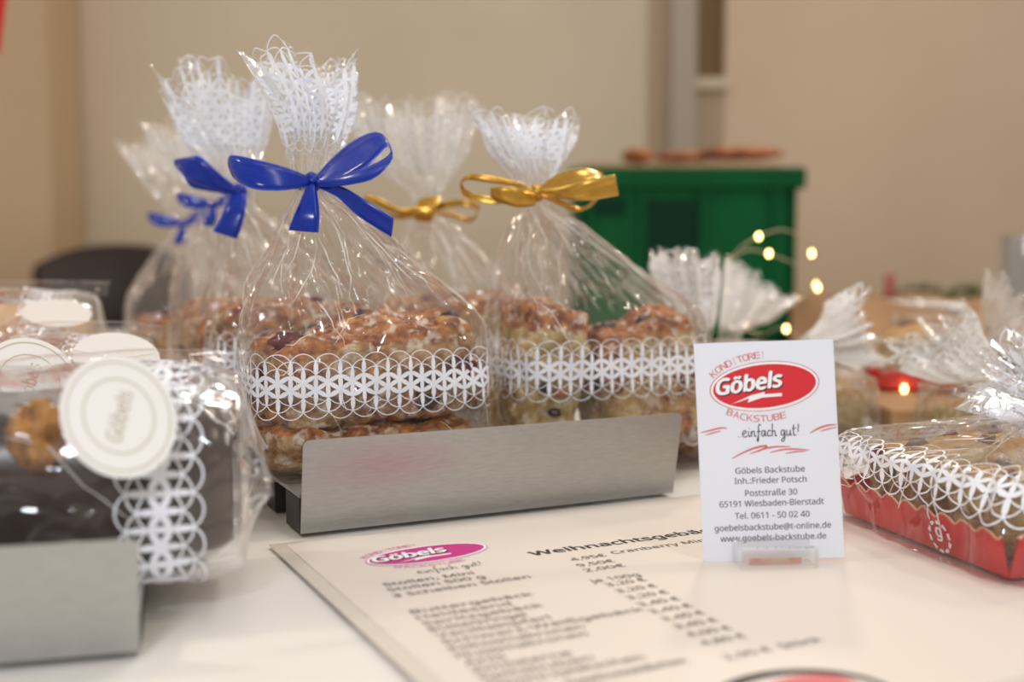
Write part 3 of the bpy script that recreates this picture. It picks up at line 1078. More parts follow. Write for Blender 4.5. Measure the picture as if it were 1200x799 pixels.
def logo(parent, c, xd, yd, s, m_oval, m_txt, arc=True, dark=True):
    """oval bakery logo, s = half width; the cartoon figure is left out"""
    nz_ = xd.cross(yd)
    e = 0.00006
    rot = math.radians(4)
    rx, ry = s, s * 0.43
    flat_poly('logo_outline', ell(c, rx * 1.045, ry * 1.09, xd, yd, rot=rot), M['ink_rose'] if m_oval is M['ink_red'] else M['ink_pink'], parent, nz_ * e)
    flat_poly('logo_ring', ell(c, rx * 1.025, ry * 1.06, xd, yd, rot=rot), M['ink_white'], parent, nz_ * 2 * e)
    flat_poly('logo_oval', ell(c, rx * 0.98, ry * 0.95, xd, yd, rot=rot), m_oval, parent, nz_ * 3 * e)
    a = math.radians(6)
    tx = xd * math.cos(a) + yd * math.sin(a)
    ty = -xd * math.sin(a) + yd * math.cos(a)
    o = Vector(c) - xd * (s * 0.90) - yd * (s * 0.14)
    if dark:
        text_mesh('logo_shadow', 'G\u00f6bels', o + xd * s * 0.02 - yd * s * 0.025, tx, ty, M['ink_dark'], parent, width=s * 1.26, height=s * 0.50, bold=0.045, shear=0.25, lift=4 * e)
    text_mesh('logo_lettering', 'G\u00f6bels', o, tx, ty, M['ink_white'], parent, width=s * 1.26, height=s * 0.50, bold=0.045, shear=0.25, lift=5 * e)
    # white lightning stroke under the name
    q = [(-0.66, -0.34), (-0.28, -0.19), (0.02, -0.11), (-0.03, -0.16), (0.32, -0.155), (0.32, -0.21), (-0.02, -0.225), (-0.34, -0.31), (-0.32, -0.25), (-0.22, -0.235)]
    q = [(-0.66, -0.33), (-0.25, -0.16), (0.0, -0.11), (-0.02, -0.155), (0.32, -0.14), (0.32, -0.20), (-0.05, -0.215), (-0.34, -0.30), (-0.30, -0.22)]
    pts = [Vector(c) + xd * (x * s) + yd * (y * s) for x, y in q]
    flat_poly('logo_stroke', pts, M['ink_white'], parent, nz_ * 5 * e)
    if arc:
        for word, a0, a1, rr, up in (('KONDITOREI', 148, 88, 1.12, True), ('BACKSTUBE', 226, 286, 1.14, False)):
            n = len(word)
            tha = np.radians(np.linspace(a0, a1, 200))
            acc = np.r_[0, np.cumsum(np.hypot(np.diff(rx * np.cos(tha)), np.diff(ry * np.sin(tha))))]
            for i, chx in enumerate(word):
                th = float(np.interp(acc[-1] * i / (n - 1), acc, tha))
                ex, ey = rx * 1.06 * math.cos(th), ry * (1.24 if up else 1.56) * math.sin(th)
                px_ = Vector(c) + xd * (ex * math.cos(rot) - ey * math.sin(rot)) + yd * (ex * math.sin(rot) + ey * math.cos(rot))
                tang = Vector((-rx * math.sin(th), ry * 1.2 * math.cos(th)))
                if up: tang = -tang
                ta = math.atan2(tang.y, tang.x) + rot
                xx = xd * math.cos(ta) + yd * math.sin(ta)
                yy = -xd * math.sin(ta) + yd * math.cos(ta)
                wch = s * (0.022 if chx == 'I' else 0.115)
                text_mesh('logo_letter', chx, px_ - yy * 0, xx, yy, m_txt, parent, width=wch, height=s * 0.215, lift=2 * e, align='CENTER')


HAND = {  # handwriting strokes, unit letter height
    'e': (0.55, [[(0, .25), (.2, .3), (.38, .42), (.3, .55), (.12, .5), (.05, .25), (.15, .04), (.35, .03), (.5, .15)]]),
    'i': (0.3, [[(.05, .5), (.08, .2), (.12, .03), (.28, .12)], [(.12, .72), (.15, .76)]]),
    'n': (0.55, [[(0, .5), (.05, .02)], [(.04, .3), (.2, .5), (.32, .42), (.33, .05), (.5, .1)]]),
    'f': (0.42, [[(.42, .95), (.3, 1.05), (.2, .9), (.16, .3), (.1, -.35), (0, -.3), (.1, 0)], [(.02, .42), (.36, .48)]]),
    'a': (0.55, [[(.36, .48), (.15, .5), (.03, .25), (.1, .04), (.25, .1), (.37, .48), (.38, .08), (.52, .1)]]),
    'c': (0.45, [[(.38, .44), (.2, .52), (.04, .28), (.12, .04), (.42, .1)]]),
    'h': (0.55, [[(.1, 1.1), (.06, .5), (.03, .0)], [(.04, .28), (.2, .48), (.32, .38), (.33, .03), (.48, .08)]]),
    'g': (0.55, [[(.36, .48), (.15, .5), (.03, .25), (.12, .06), (.3, .15), (.37, .48), (.36, -.2), (.22, -.45), (.05, -.35), (.5, .1)]]),
    'u': (0.55, [[(.02, .5), (.04, .12), (.18, .02), (.33, .2), (.36, .5), (.38, .08), (.5, .08)]]),
    't': (0.42, [[(.16, .95), (.12, .3), (.18, .02), (.35, .08)], [(0, .58), (.36, .64)]]),
    '!': (0.3, [[(.22, 1.0), (.12, .3)], [(.09, .04), (.11, .08)]]),
    '.': (0.22, [[(.06, .02), (.1, .05)]]), ' ': (0.3, [])}


def handwriting(parent, s, o, xd, yd, width, h, m, lw=0.00035, name='handwritten_slogan'):
    tot = sum(HAND[c][0] for c in s)
    k = width / tot
    nz_ = xd.cross(yd)
    V, fs = [], []
    x = 0
    for chh in s:
        wch, strokes = HAND[chh]
        for st in strokes:
            A = spline([(p[0] + x, p[1]) for p in st], max(4, 5 * len(st)))
            base = len(V)
            for i, (a, b) in enumerate(A):
                d = A[min(i + 1, len(A) - 1)] - A[max(i - 1, 0)]
                dd = Vector((d[0] * k, d[1] * h)).normalized()
                c = Vector(o) + xd * (a * k) + yd * (b * h) + nz_ * 0.00006
                n_ = xd * (-dd.y) + yd * dd.x
                V += [tuple(c + n_ * lw / 2), tuple(c - n_ * lw / 2)]
            for i in range(len(A) - 1):
                fs.append((base + 2 * i, base + 2 * i + 1, base + 2 * i + 3, base + 2 * i + 2))
        x += wch
    return obj(name, V, fs, m, parent, smooth=False)


lc = G(501, 649, MZ)
logo(mn, lc, EU, -EV, 0.0250, M['ink_magenta'], M['ink_pink'], dark=True)
handwriting(mn, '..einfach gut!', G(484, 673, MZ), EU, -EV, 0.029, 0.0055, M['ink_grey'])

# ================================================================== BUSINESS CARD
cTL, cBR, cBL, cTR = P(811, 403, 0.431), P(993, 653, 0.419), P(826, 658, 0.419), P(972, 397, 0.431)
cc = thing('business_card', 'white upright business card with red oval bakery logo standing in the acrylic holder', 'card', cBL)
cx_ = ((cTR - cTL) + (cBR - cBL)).normalized()
cy_ = ((cTL - cBL) + (cTR - cBR))
cy_ = (cy_ - cx_ * cy_.dot(cx_)).normalized()
cn = cx_.cross(cy_)
W_, H_ = ((cTR - cTL).length + (cBR - cBL).length) / 2, ((cTL - cBL).length + (cTR - cBR).length) / 2
ccen = (cTL + cTR + cBL + cBR) / 4
K = W_ / 0.055
box('card_sheet', ccen - cn * 0.0003, (W_ / 2, H_ / 2, 0.0003), M['card'], cc, axes=(cx_, cy_, cn))


def C(x, y):     # card millimetres from its top left corner
    return ccen + cx_ * (x * K * 0.001 - W_ / 2) + cy_ * (H_ / 2 - y * 0.001 * H_ / 0.085) + cn * 0.00004


for s, y, wd in (('G\u00f6bels Backstube', 51.4, 27.2), ('Inh.:Frieder Potsch', 55.4, 28.2), ('Poststra\u00dfe 30', 60.2, 20.4), ('65191 Wiesbaden-Bierstadt', 64.2, 40.8),
                 ('Tel. 0611 - 50 02 40', 68.9, 29.2), ('goebelsbackstube@t-online.de', 73.4, 45.5), ('www.goebels-backstube.de', 77.5, 41.3)):
    text_mesh('text_line', s, C(27.6, y), cx_, cy_, M['ink_grey'], cc, width=wd * 0.001 * K, height=0.0040 * K, bold=0.014, align='CENTER')
logo(cc, C(27.0, 17.6), cx_, cy_, 0.0208 * K, M['ink_red'], M['ink_rose'])
handwriting(cc, '..einfach gut!', C(15.5, 37.3), cx_, cy_, 0.0245 * K, 0.0046 * K, M['ink_dark'], lw=0.00038)


def swoosh(pts, w0):
    A = spline([(p[0], p[1]) for p in pts], 14)
    V, fs = [], []
    for i, (a, b) in enumerate(A):
        d = A[min(i + 1, 13)] - A[max(i - 1, 0)]
        d = d / np.linalg.norm(d)
        ww = w0 * (0.35 + math.sin(math.pi * (i + 1) / 15)) / 2
        V += [tuple(C(a - d[1] * ww, b + d[0] * ww) + cn * 0.00004), tuple(C(a + d[1] * ww, b - d[0] * ww) + cn * 0.00004)]
    for i in range(13):
        fs.append((2 * i, 2 * i + 1, 2 * i + 3, 2 * i + 2))
    obj('brush_stroke', V, fs, M['ink_rose'], cc, smooth=False)


swoosh([(1.0, 35.0), (5, 34.2), (9, 33.4), (11.5, 33.6)], 0.5)
swoosh([(3.0, 36.0), (6, 35.2), (9, 34.6)], 0.4)
swoosh([(44, 36.6), (47, 35), (51, 33.8), (54.6, 33.6)], 0.6)
swoosh([(48, 36.0), (51, 35.2), (54.6, 34.6)], 0.4)
swoosh([(13, 45.4), (18, 43), (23, 41.4), (27, 41.0), (23, 43.2)], 0.6)
swoosh([(20, 43.9), (26, 42), (31, 41.4), (36, 41.6)], 0.5)
swoosh([(28, 43.6), (33, 42.6), (38, 42.6), (43.5, 43.2)], 0.5)
swoosh([(34, 44.2), (38, 43.6), (42, 43.6)], 0.4)

# acrylic holder: base with front lip and slot
hL, hR = G(868, 671), G(959, 669)
hx_ = (hR - hL); hw_ = hx_.length; hx_.normalize()
hy_ = Vector((-hx_.y, hx_.x, 0))
hd = thing('card_holder', 'small clear acrylic holder with a slot gripping the business card', 'holder', (hL + hR) / 2)
hm = (hL + hR) / 2
finish(obj('acrylic_lip', *box_vf(hm + hy_ * 0.0025 + Z * 0.0044, hx_, hy_, Z, hw_ / 2, 0.0025, 0.0040), M['acrylic'], hd, smooth=False), bevel=0.0005)
finish(obj('acrylic_upright', *box_vf(hm + hy_ * 0.0125 + Z * 0.0050, hx_, hy_, Z, hw_ / 2, 0.0025, 0.0046), M['acrylic'], hd, smooth=False), bevel=0.0005)
finish(obj('acrylic_base', *box_vf(hm + hy_ * 0.0075 + Z * 0.0009, hx_, hy_, Z, hw_ / 2, 0.0024, 0.0006), M['acrylic'], hd, smooth=False), bevel=0.0002)
box('red_refraction_strip', hm + hy_ * 0.0056 + Z * 0.0026, (hw_ * 0.34, 0.0001, 0.0012), M['refraction_strip'], hd, axes=(hx_, hy_, Z))  # reddish refraction in the clear acrylic, put in as a coloured strip


# ================================================================== STEEL STANDS
def stand(name, label, pL, pR, topL, depth, zs, group):
    """riser: leaning front lip, flat shelf, side cheeks and feet"""
    A, B = G(*pL), G(*pR)
    e = (B - A); ln = e.length; e.normalize()
    back = Vector((-e.y, e.x, 0))
    root = thing(name, label, 'display stand', A, group)
    lean = 0.006
    hz = topL
    t_ = 0.0009
    # profile of the lip: bottom at ground, leaning toward the viewer
    n = 10
    V, fs = [], []
    rr = 0.003
    lo = A - Vector((0, 0, 0)) + Z * 0.0012
    out = [Vector((0, 0)), Vector((ln, 0)), ]
    # outline of lip in (x, h) with rounded top corners
    ol = [(0, 0), (ln, 0)] + [(ln + 0.001 - rr + rr * math.cos(a), hz - rr + rr * math.sin(a)) for a in np.linspace(0, math.pi / 2, 6)] + \
         [(rr + rr * math.cos(a), hz - rr + rr * math.sin(a)) for a in np.linspace(math.pi / 2, math.pi, 6)]
    for x, h in ol:
        V.append(lo + e * x + Z * h - back * (lean * h / hz))
    m_ = len(ol)
    for x, h in ol:
        V.append(lo + e * x + Z * h - back * (lean * h / hz) + back * t_)
    fs = [tuple(range(m_)), tuple(range(2 * m_ - 1, m_ - 1, -1))] + [(i, m_ + i, m_ + (i + 1) % m_, (i + 1) % m_) for i in range(m_)]
    obj('riser_lip', [tuple(v) for v in V], fs, M['steel'], root, smooth=False)
    box('shelf', lo + e * (ln / 2) + back * (depth / 2 + t_) + Z * (zs - 0.0012), (ln / 2, depth / 2 - 0.0005, 0.0008), M['steel'], root, axes=(e, back, Z))
    for sx in (0, 1):
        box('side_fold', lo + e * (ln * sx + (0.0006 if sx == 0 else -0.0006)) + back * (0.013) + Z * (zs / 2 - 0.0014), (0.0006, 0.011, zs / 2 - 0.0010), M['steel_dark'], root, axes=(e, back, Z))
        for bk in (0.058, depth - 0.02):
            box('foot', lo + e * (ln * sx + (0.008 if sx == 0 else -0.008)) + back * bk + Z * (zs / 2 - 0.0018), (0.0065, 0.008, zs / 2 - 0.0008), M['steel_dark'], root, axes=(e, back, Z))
    return A, e, back, ln


SA, SE, SB, SL = stand('steel_riser', 'long brushed steel display riser under the ribbon-tied bags, pink smudge on its lip', (352, 629), (788, 580), 0.0405, 0.30, 0.017, 'steel risers')
# pink smudge on the lip: a soft stain in the steel colour
mst = M['steel'].copy()
mst.name = 'brushed_steel_stained'
b_ = mst.node_tree.nodes['Principled BSDF']
src = b_.inputs['Base Color'].links[0].from_socket
tc_ = mst.node_tree.nodes.new('ShaderNodeTexCoord')
mp_ = mst.node_tree.nodes.new('ShaderNodeMapping')
sp = SE * 0.042 - SB * 0.004 + Z * 0.029
mp_.vector_type = 'POINT'
mp_.inputs['Location'].default_value = (-sp.x * 26, -sp.y * 26, -sp.z * 80)
mp_.inputs['Scale'].default_value = (26, 26, 80)
gr_ = mst.node_tree.nodes.new('ShaderNodeTexGradient')
gr_.gradient_type = 'SPHERICAL'
mul_ = mst.node_tree.nodes.new('ShaderNodeMath')
mul_.operation = 'MULTIPLY'
mul_.inputs[1].default_value = 0.22
mx_ = mst.node_tree.nodes.new('ShaderNodeMixRGB')
mx_.inputs[2].default_value = lin(196, 60, 120)
lk = mst.node_tree.links
lk.new(tc_.outputs['Object'], mp_.inputs[0]); lk.new(mp_.outputs[0], gr_.inputs[0]); lk.new(gr_.outputs['Fac'], mul_.inputs[0])
lk.new(mul_.outputs[0], mx_.inputs[0]); lk.new(src, mx_.inputs[1]); lk.new(mx_.outputs[0], b_.inputs['Base Color'])
bpy.data.objects['riser_lip'].data.materials[0] = mst

LA, LE, LB, LL = stand('steel_riser', 'short brushed steel display riser at lower left under the chocolate cake', (-160, 797), (163, 768), 0.0355, 0.09, 0.012, 'steel risers')


# ================================================================== PASTRY
def pastry(name, label, cat, c, half, yaw, seed, m, group=None, tilt=0.0, fruit=8, k=5.0, amp=0.0035, crust_top=1.0, n=26, fruit_r=0.0045, crust_all=0.0):
    """rough rounded block; c = centre of its base"""
    ca, sa = math.cos(yaw), math.sin(yaw)
    R = Matrix.Rotation(yaw, 3, 'Z') @ Matrix.Rotation(tilt, 3, 'Y')
    root = thing(name, label, cat, c, group)
    cv = Vector(c) + Vector((0, 0, half[2]))
    V, fs, at = [], [], []
    lg = np.linspace(-1, 1, n + 1)
    key = {}

    def vid(p):
        q = tuple(round(x, 5) for x in p)
        if q in key: return key[q]
        d = Vector(p)
        d = d / ((abs(d.x) ** k + abs(d.y) ** k + abs(d.z) ** k) ** (1 / k))
        w_ = Vector((d.x * half[0], d.y * half[1], d.z * half[2]))
        s_ = Vector((seed * 7.3, seed * 1.7, 0))
        n1 = noise.noise(w_ * 38 + s_)
        n2 = noise.noise(w_ * 95 + s_)
        n3 = abs(noise.noise(w_ * 210 + s_))
        f = amp * (1.3 * n1 + 0.8 * n2 - 0.5 * n3)
        nn = Vector((d.x ** 3 / half[0], d.y ** 3 / half[1], d.z ** 3 / half[2])).normalized()
        ww = w_ + nn * f
        if d.z < 0 and ww.z < -half[2]: ww.z = -half[2]
        key[q] = len(V)
        V.append(tuple(cv + R @ ww))
        at.append(max(crust_all, crust_top * max(0.0, min(1.0, (d.z - 0.52) * 2.4))) + 0.30 * n1 - 0.1 * n2)
        return key[q]
    for ax in range(3):
        for sg in (-1, 1):
            for i in range(n):
                for j in range(n):
                    quad = []
                    for (a, b) in ((i, j), (i + 1, j), (i + 1, j + 1), (i, j + 1)):
                        p = [0, 0, 0]
                        p[ax] = sg; p[(ax + 1) % 3] = lg[a]; p[(ax + 2) % 3] = lg[b]
                        quad.append(vid(p))
                    fs.append(tuple(quad if sg > 0 else quad[::-1]))
    body = obj('crumb', V, fs, m, root, attr=at)
    rnd = random.Random(seed)
    for q in range(fruit):
        face = rnd.choice(['front', 'front', 'top', 'top', 'left'])
        u_, v_ = rnd.uniform(-0.86, 0.86), rnd.uniform(-0.75, 0.8)
        d = {'front': Vector((u_, -1, v_)), 'top': Vector((u_, v_, 1)), 'left': Vector((-1, u_, v_))}[face]
        d = d / ((abs(d.x) ** k + abs(d.y) ** k + abs(d.z) ** k) ** (1 / k))
        p = cv + R @ Vector((d.x * half[0] * 0.97, d.y * half[1] * 0.95, d.z * half[2] * 0.96))
        r_ = fruit_r * rnd.uniform(0.6, 1.25)
        nm, mm = rnd.choice([('raisin', 'raisin'), ('cranberry', 'cranberry'), ('cranberry', 'cranberry'), ('candied_peel', 'candied')])
        if nm == 'candied_peel': r_ *= 0.6
        blob(nm, p, (r_ * rnd.uniform(1.0, 1.5), r_ * 0.8, r_ * rnd.uniform(0.7, 1.0)), M[mm], root, seed=seed * 31 + q, amp=0.5, freq=2.2, nu=14, nv=9)
    return root


YAW = math.radians(26.5)
GP = 'fruit bread pieces in the ribbon-tied bags'
cA = Vector((-0.072, 0.532, 0))
pastry('fruit_bread', 'thick upper piece of fruit bread with dark cherries in the front blue-ribbon bag', 'bread', cA + Vector((0.002, 0.004, 0.040)), (0.052, 0.030, 0.0225), YAW, 3, M['pastry'], GP, tilt=-0.10, fruit=13, fruit_r=0.0062, n=44, crust_all=0.30, k=7, amp=0.0048)
pastry('fruit_bread', 'lower sugared piece of fruit bread in the front blue-ribbon bag, beside the riser end', 'bread', cA + Vector((-0.002, -0.002, 0.0195)), (0.053, 0.031, 0.0105), YAW, 5, M['pastry'], GP, fruit=6, crust_all=0.25, n=34)
cD = Vector((0.046, 0.607, 0))
pastry('fruit_bread', 'left pale upright slice of fruit bread in the front gold-ribbon bag', 'bread', cD + Vector((-0.031, -0.016, 0.0195)), (0.019, 0.022, 0.036), YAW - 0.15, 8, M['pastry_pale'], GP, tilt=0.10, fruit=6, crust_top=1.2, k=7, amp=0.0055, crust_all=0.2, n=34)
pastry('fruit_bread', 'right brown piece of fruit bread in the front gold-ribbon bag', 'bread', cD + Vector((0.022, 0.006, 0.0195)), (0.030, 0.025, 0.032), YAW, 9, M['pastry_pale'], GP, tilt=-0.16, fruit=9, fruit_r=0.005, k=7, amp=0.0055, crust_all=0.3, n=36)
cB = Vector((-0.122, 0.640, 0))
pastry('fruit_bread', 'orange crusted fruit bread in the second blue-ribbon bag', 'bread', cB + Vector((-0.004, 0, 0.0195)), (0.050, 0.028, 0.036), YAW, 12, M['pastry'], GP, fruit=7, n=20, crust_all=0.5)
cC = Vector((-0.185, 0.775, 0))
pastry('fruit_bread', 'blurred fruit bread in the third blue-ribbon bag', 'bread', cC + Vector((0, 0, 0.0195)), (0.048, 0.028, 0.034), YAW, 14, M['pastry'], GP, fruit=4, n=14)
cE = Vector((-0.040, 0.745, 0))
pastry('fruit_bread', 'fruit bread in the rear gold-ribbon bag between the two front bags', 'bread', cE + Vector((0, 0, 0.0195)), (0.050, 0.030, 0.036), YAW, 16, M['pastry_pale'], GP, fruit=5, n=16, crust_all=0.3)
cT = Vector((0.128, 0.66, 0))
pastry('fruit_bread', 'fruit bread in the low bag behind the business card', 'bread', cT + Vector((0, 0, 0.003)), (0.044, 0.03, 0.028), YAW, 18, M['pastry'], GP, fruit=6, n=16, crust_all=0.4)


def upright(c, a, b, zb, zs, neck, top, fan, C=None, nf=9, seed=1, mid=None, fanb=0.010, jag=0.005, yaw=YAW, fold=1.0, cr=1.0, cw=0.016, up=Z, neck_r=0.0075, ea2=None, eb2=None):
    """rows for a standing bag: c base centre, zs shoulder height, neck and top points"""
    ea = (math.cos(yaw), math.sin(yaw), 0); eb = (-math.sin(yaw), math.cos(yaw), 0)
    c = Vector(c); neck = Vector(neck); top = Vector(top)
    sh = Vector((c.x, c.y, zs))
    hs = zs - zb
    h1 = (neck - sh).length
    h2 = (top - neck).length
    m1 = sh.lerp(neck, 0.40); m2 = sh.lerp(neck, 0.78)
    md = Vector(mid) if mid is not None else neck.lerp(top, 0.5)
    rows = [(-0.03, (c.x, c.y, zb), 0.003, 0.003, 2.5, 0, 0),
            (0.0, (c.x, c.y, zb), a * 0.985, b * 0.97, 5, 0.0, 0.0006 * cr),
            (0.012, (c.x, c.y, zb + 0.012), a, b, 5, 0.0, 0.0010 * cr),
            (hs, sh, a * 0.985, b * 0.94, 4.5, 0.0006 * fold, 0.0016 * cr),
            (hs + h1 * 0.40, m1, a * 0.66 + 0.002, b * 0.72, 3.0, 0.0026 * fold, 0.0026 * cr),
            (hs + h1 * 0.78, m2, a * 0.30 + 0.002, b * 0.42, 2.3, 0.0030 * fold, 0.0020 * cr),
            (hs + h1 - 0.002, neck - Vector((0, 0, 0.002)), neck_r, neck_r * 0.85, 2, 0.0018 * fold, 0.0005 * cr),
            (hs + h1 + 0.003, neck + Vector((0, 0, 0.003)), neck_r * 1.05, neck_r * 0.9, 2, 0.0018 * fold, 0.0005 * cr),
            (hs + h1 + 0.003 + h2 * 0.48, md, fan * 0.62, fanb * 0.85, 2.2, 0.0036 * fold, 0.0018 * cr),
            (hs + h1 + 0.003 + h2, top, fan, fanb, 2.4, 0.0048 * fold, 0.0022 * cr)]
    if C is None:
        C = 2 * (2 * a + 2 * b) * 0.93
    return Bag(rows, ea, eb, C, nf=nf, seed=seed, jag=jag, cw=cw, up=up, ea2=ea2, eb2=eb2)


def zp1(x, y): return (140 + x / 2.853, 20 + y / 2.853)
def zp2(x, y): return (400 + x / 2.852, 90 + y / 2.852)


def bow(root, knot_px, Y, strips, m, scale=1.0, ref=None, zf=zp1, label=None, r=0.0042):
    """strips: {name: [((x,y),(x,y),dy1,dy2)...]} in zoom pixels; dy = distance offset in metres"""
    kp = P(*knot_px, Y)
    ks = []
    kn = blob('ribbon_bow', kp, (r * scale, r * 0.9 * scale, r * 1.1 * scale), m, root, seed=2, amp=0.25, nu=18, nv=10)
    if label: kn['label'] = label
    for nm, rows in strips:
        S = []
        for (a, b, d1, d2) in rows:
            pa, pb = zf(*a), zf(*b)
            if ref:
                pa = (knot_px[0] + (pa[0] - ref[0]) * scale, knot_px[1] + (pa[1] - ref[1]) * scale)
                pb = (knot_px[0] + (pb[0] - ref[0]) * scale, knot_px[1] + (pb[1] - ref[1]) * scale)
            S.append((P(*pa, Y + d1), P(*pb, Y + d2)))
        ribbon(nm, S, m, kn)
    # twist tie wound round the neck
    return kn


BOW = [
    ('loop', [((640, 540), (640, 562), -.002, -.004), ((560, 505), (550, 580), -.008, -.014), ((450, 476), (450, 576), -.012, -.018), ((385, 462), (388, 545), -.010, -.012),
              ((366, 470), (366, 505), -.004, .001), ((390, 490), (385, 535), .004, .006), ((450, 515), (430, 560), .006, .008), ((540, 540), (530, 575), .003, .004), ((630, 548), (630, 566), -.001, -.001)]),
    ('loop', [((648, 540), (652, 562), -.002, -.003), ((700, 480), (740, 545), .001, -.010), ((780, 412), (830, 495), .002, -.014), ((862, 383), (890, 432), .000, -.012),
              ((905, 428), (912, 450), -.006, -.014), ((900, 462), (906, 485), -.014, -.020), ((850, 492), (850, 540), -.016, -.020), ((770, 522), (765, 562), -.014, -.016),
              ((700, 540), (700, 566), -.009, -.010), ((652, 548), (655, 566), -.004, -.004)]),
    ('tail', [((626, 560), (654, 562), -.004, -.004), ((606, 610), (664, 615), -.010, -.010), ((584, 660), (668, 668), -.013, -.013), ((562, 712), (665, 721), -.013, -.013)]),
    ('tail', [((660, 548), (655, 568), -.004, -.004), ((745, 568), (725, 602), -.010, -.009), ((830, 618), (800, 668), -.013, -.011), ((915, 672), (908, 736), -.013, -.011)]),
]

# ---- front blue bag
GB = 'blue-ribbon bags'
A = thing('gift_bag', 'sharp front cellophane bag tied with a large blue satin bow', 'gift bag', (cA.x, cA.y, 0.018), GB)
neckA = P(364, 216, 0.532)
bagA = upright(cA, 0.0575, 0.0350, 0.0185, 0.083, neckA, P(352, 66, 0.535), 0.0265, seed=3, nf=6, mid=P(368, 140, 0.532), C=0.33, fanb=0.014, jag=0.008)
bagA.film('cellophane', A, M['film'], 420, 330)
bagA.lace(A, M['lace'], 0.0275, 6, r=0.0064)
sT = bagA.s[-1]
bagA.lace(A, M['lace'], sT - 0.046, 12, r=0.0064, name='lace_fringe', Cl=0.155)
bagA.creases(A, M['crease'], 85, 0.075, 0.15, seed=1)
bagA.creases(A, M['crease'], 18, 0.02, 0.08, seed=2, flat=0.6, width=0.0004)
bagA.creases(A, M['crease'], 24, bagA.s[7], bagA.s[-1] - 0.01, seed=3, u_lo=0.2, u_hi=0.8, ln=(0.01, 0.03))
bow(A, zp1(642, 552), 0.520, BOW, M['blue'], label='blue satin bow')
vs, fs = tube_vf([P(364, 217, 0.532) + Vector((0.0098 * math.cos(a), 0.0088 * math.sin(a), 0.0012 * math.sin(a * 2))) for a in np.linspace(0, 6.2, 24)], 0.0009, 6)
obj('twist_tie', vs, fs, M['green_tie'], A)

# ---- second blue bag
Bg = thing('gift_bag', 'second cellophane bag with blue bow, half hidden behind the front one', 'gift bag', (cB.x, cB.y, 0.018), GB)
bagB = upright(cB, 0.054, 0.034, 0.0185, 0.080, P(282, 231, 0.63), P(258, 98, 0.635), 0.034, seed=22, nf=5, mid=P(268, 165, 0.632), C=0.33, fanb=0.012, jag=0.014)
bagB.film('cellophane', Bg, M['film'], 260, 200)
bagB.lace(Bg, M['lace'], 0.028, 6, seg=20)
bagB.lace(Bg, M['lace'], bagB.s[-1] - 0.046, 12, seg=20, name='lace_fringe', Cl=0.18, r=0.0062)
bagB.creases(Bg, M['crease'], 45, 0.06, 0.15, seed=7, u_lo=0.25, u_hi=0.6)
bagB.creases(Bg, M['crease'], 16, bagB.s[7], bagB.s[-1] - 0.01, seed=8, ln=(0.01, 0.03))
BOWB = [
    ('loop', [((398, 575), (396, 596), -.002, -.003), ((330, 520), (330, 580), -.01, -.008), ((270, 466), (226, 545), -.012, -.010), ((225, 470), (200, 500), -.008, -.006), ((182, 480), (190, 500), .0, .0),
              ((205, 510), (225, 540), .006, .006), ((235, 545), (240, 570), .006, .006), ((320, 566), (325, 586), .002, .002), ((392, 582), (392, 598), 0, 0)]),
    ('tail', [((372, 590), (424, 592), -.004, -.004), ((350, 640), (422, 640), -.010, -.010), ((328, 690), (408, 700), -.012, -.012), ((310, 716), (392, 742), -.012, -.012)]),
]
bow(Bg, zp1(400, 584), 0.615, BOWB, M['blue'], label='blue satin bow')

# ---- third and fourth blue bags
Cg = thing('gift_bag', 'third cellophane bag with small blurred blue bow behind the second one', 'gift bag', (cC.x, cC.y, 0.0), GB)
bagC = upright(cC, 0.052, 0.034, 0.001, 0.075, P(245, 245, 0.775), P(230, 150, 0.78), 0.036, seed=31, nf=8, C=0.33, fanb=0.014, jag=0.008)
bagC.film('cellophane', Cg, M['film_soft'], 160, 120)
bagC.lace(Cg, M['lace_soft'], bagC.s[-1] - 0.036, 9, seg=14, name='lace_fringe', petals=True)
bow(Cg, (250, 240), 0.76, BOW[:3], M['blue'], scale=0.44, ref=zp1(642, 552), r=0.006)
cF = Vector((-0.275, 0.945, 0))
Dg = thing('gift_bag', 'rearmost cellophane bag with blurred dark blue bow, farthest left of the bow-tied bags', 'gift bag', (cF.x, cF.y, 0.0), GB)
bagF = upright(cF, 0.052, 0.034, 0.001, 0.075, P(212, 262, 0.945), P(186, 165, 0.95), 0.032, seed=33, nf=8, C=0.33, fanb=0.014, jag=0.008)
bagF.film('cellophane', Dg, M['film_soft'], 140, 110)
bagF.lace(Dg, M['lace_soft'], bagF.s[-1] - 0.030, 7, seg=12, name='lace_fringe')
bow(Dg, (214, 262), 0.925, BOW[:3], M['blue'], scale=0.42, ref=zp1(642, 552), r=0.007)
pastry('fruit_bread', 'fruit bread in the rearmost blue-ribbon bag', 'bread', cF + Vector((0, 0, 0.003)), (0.046, 0.028, 0.034), YAW, 15, M['pastry'], GP, fruit=3, n=12)

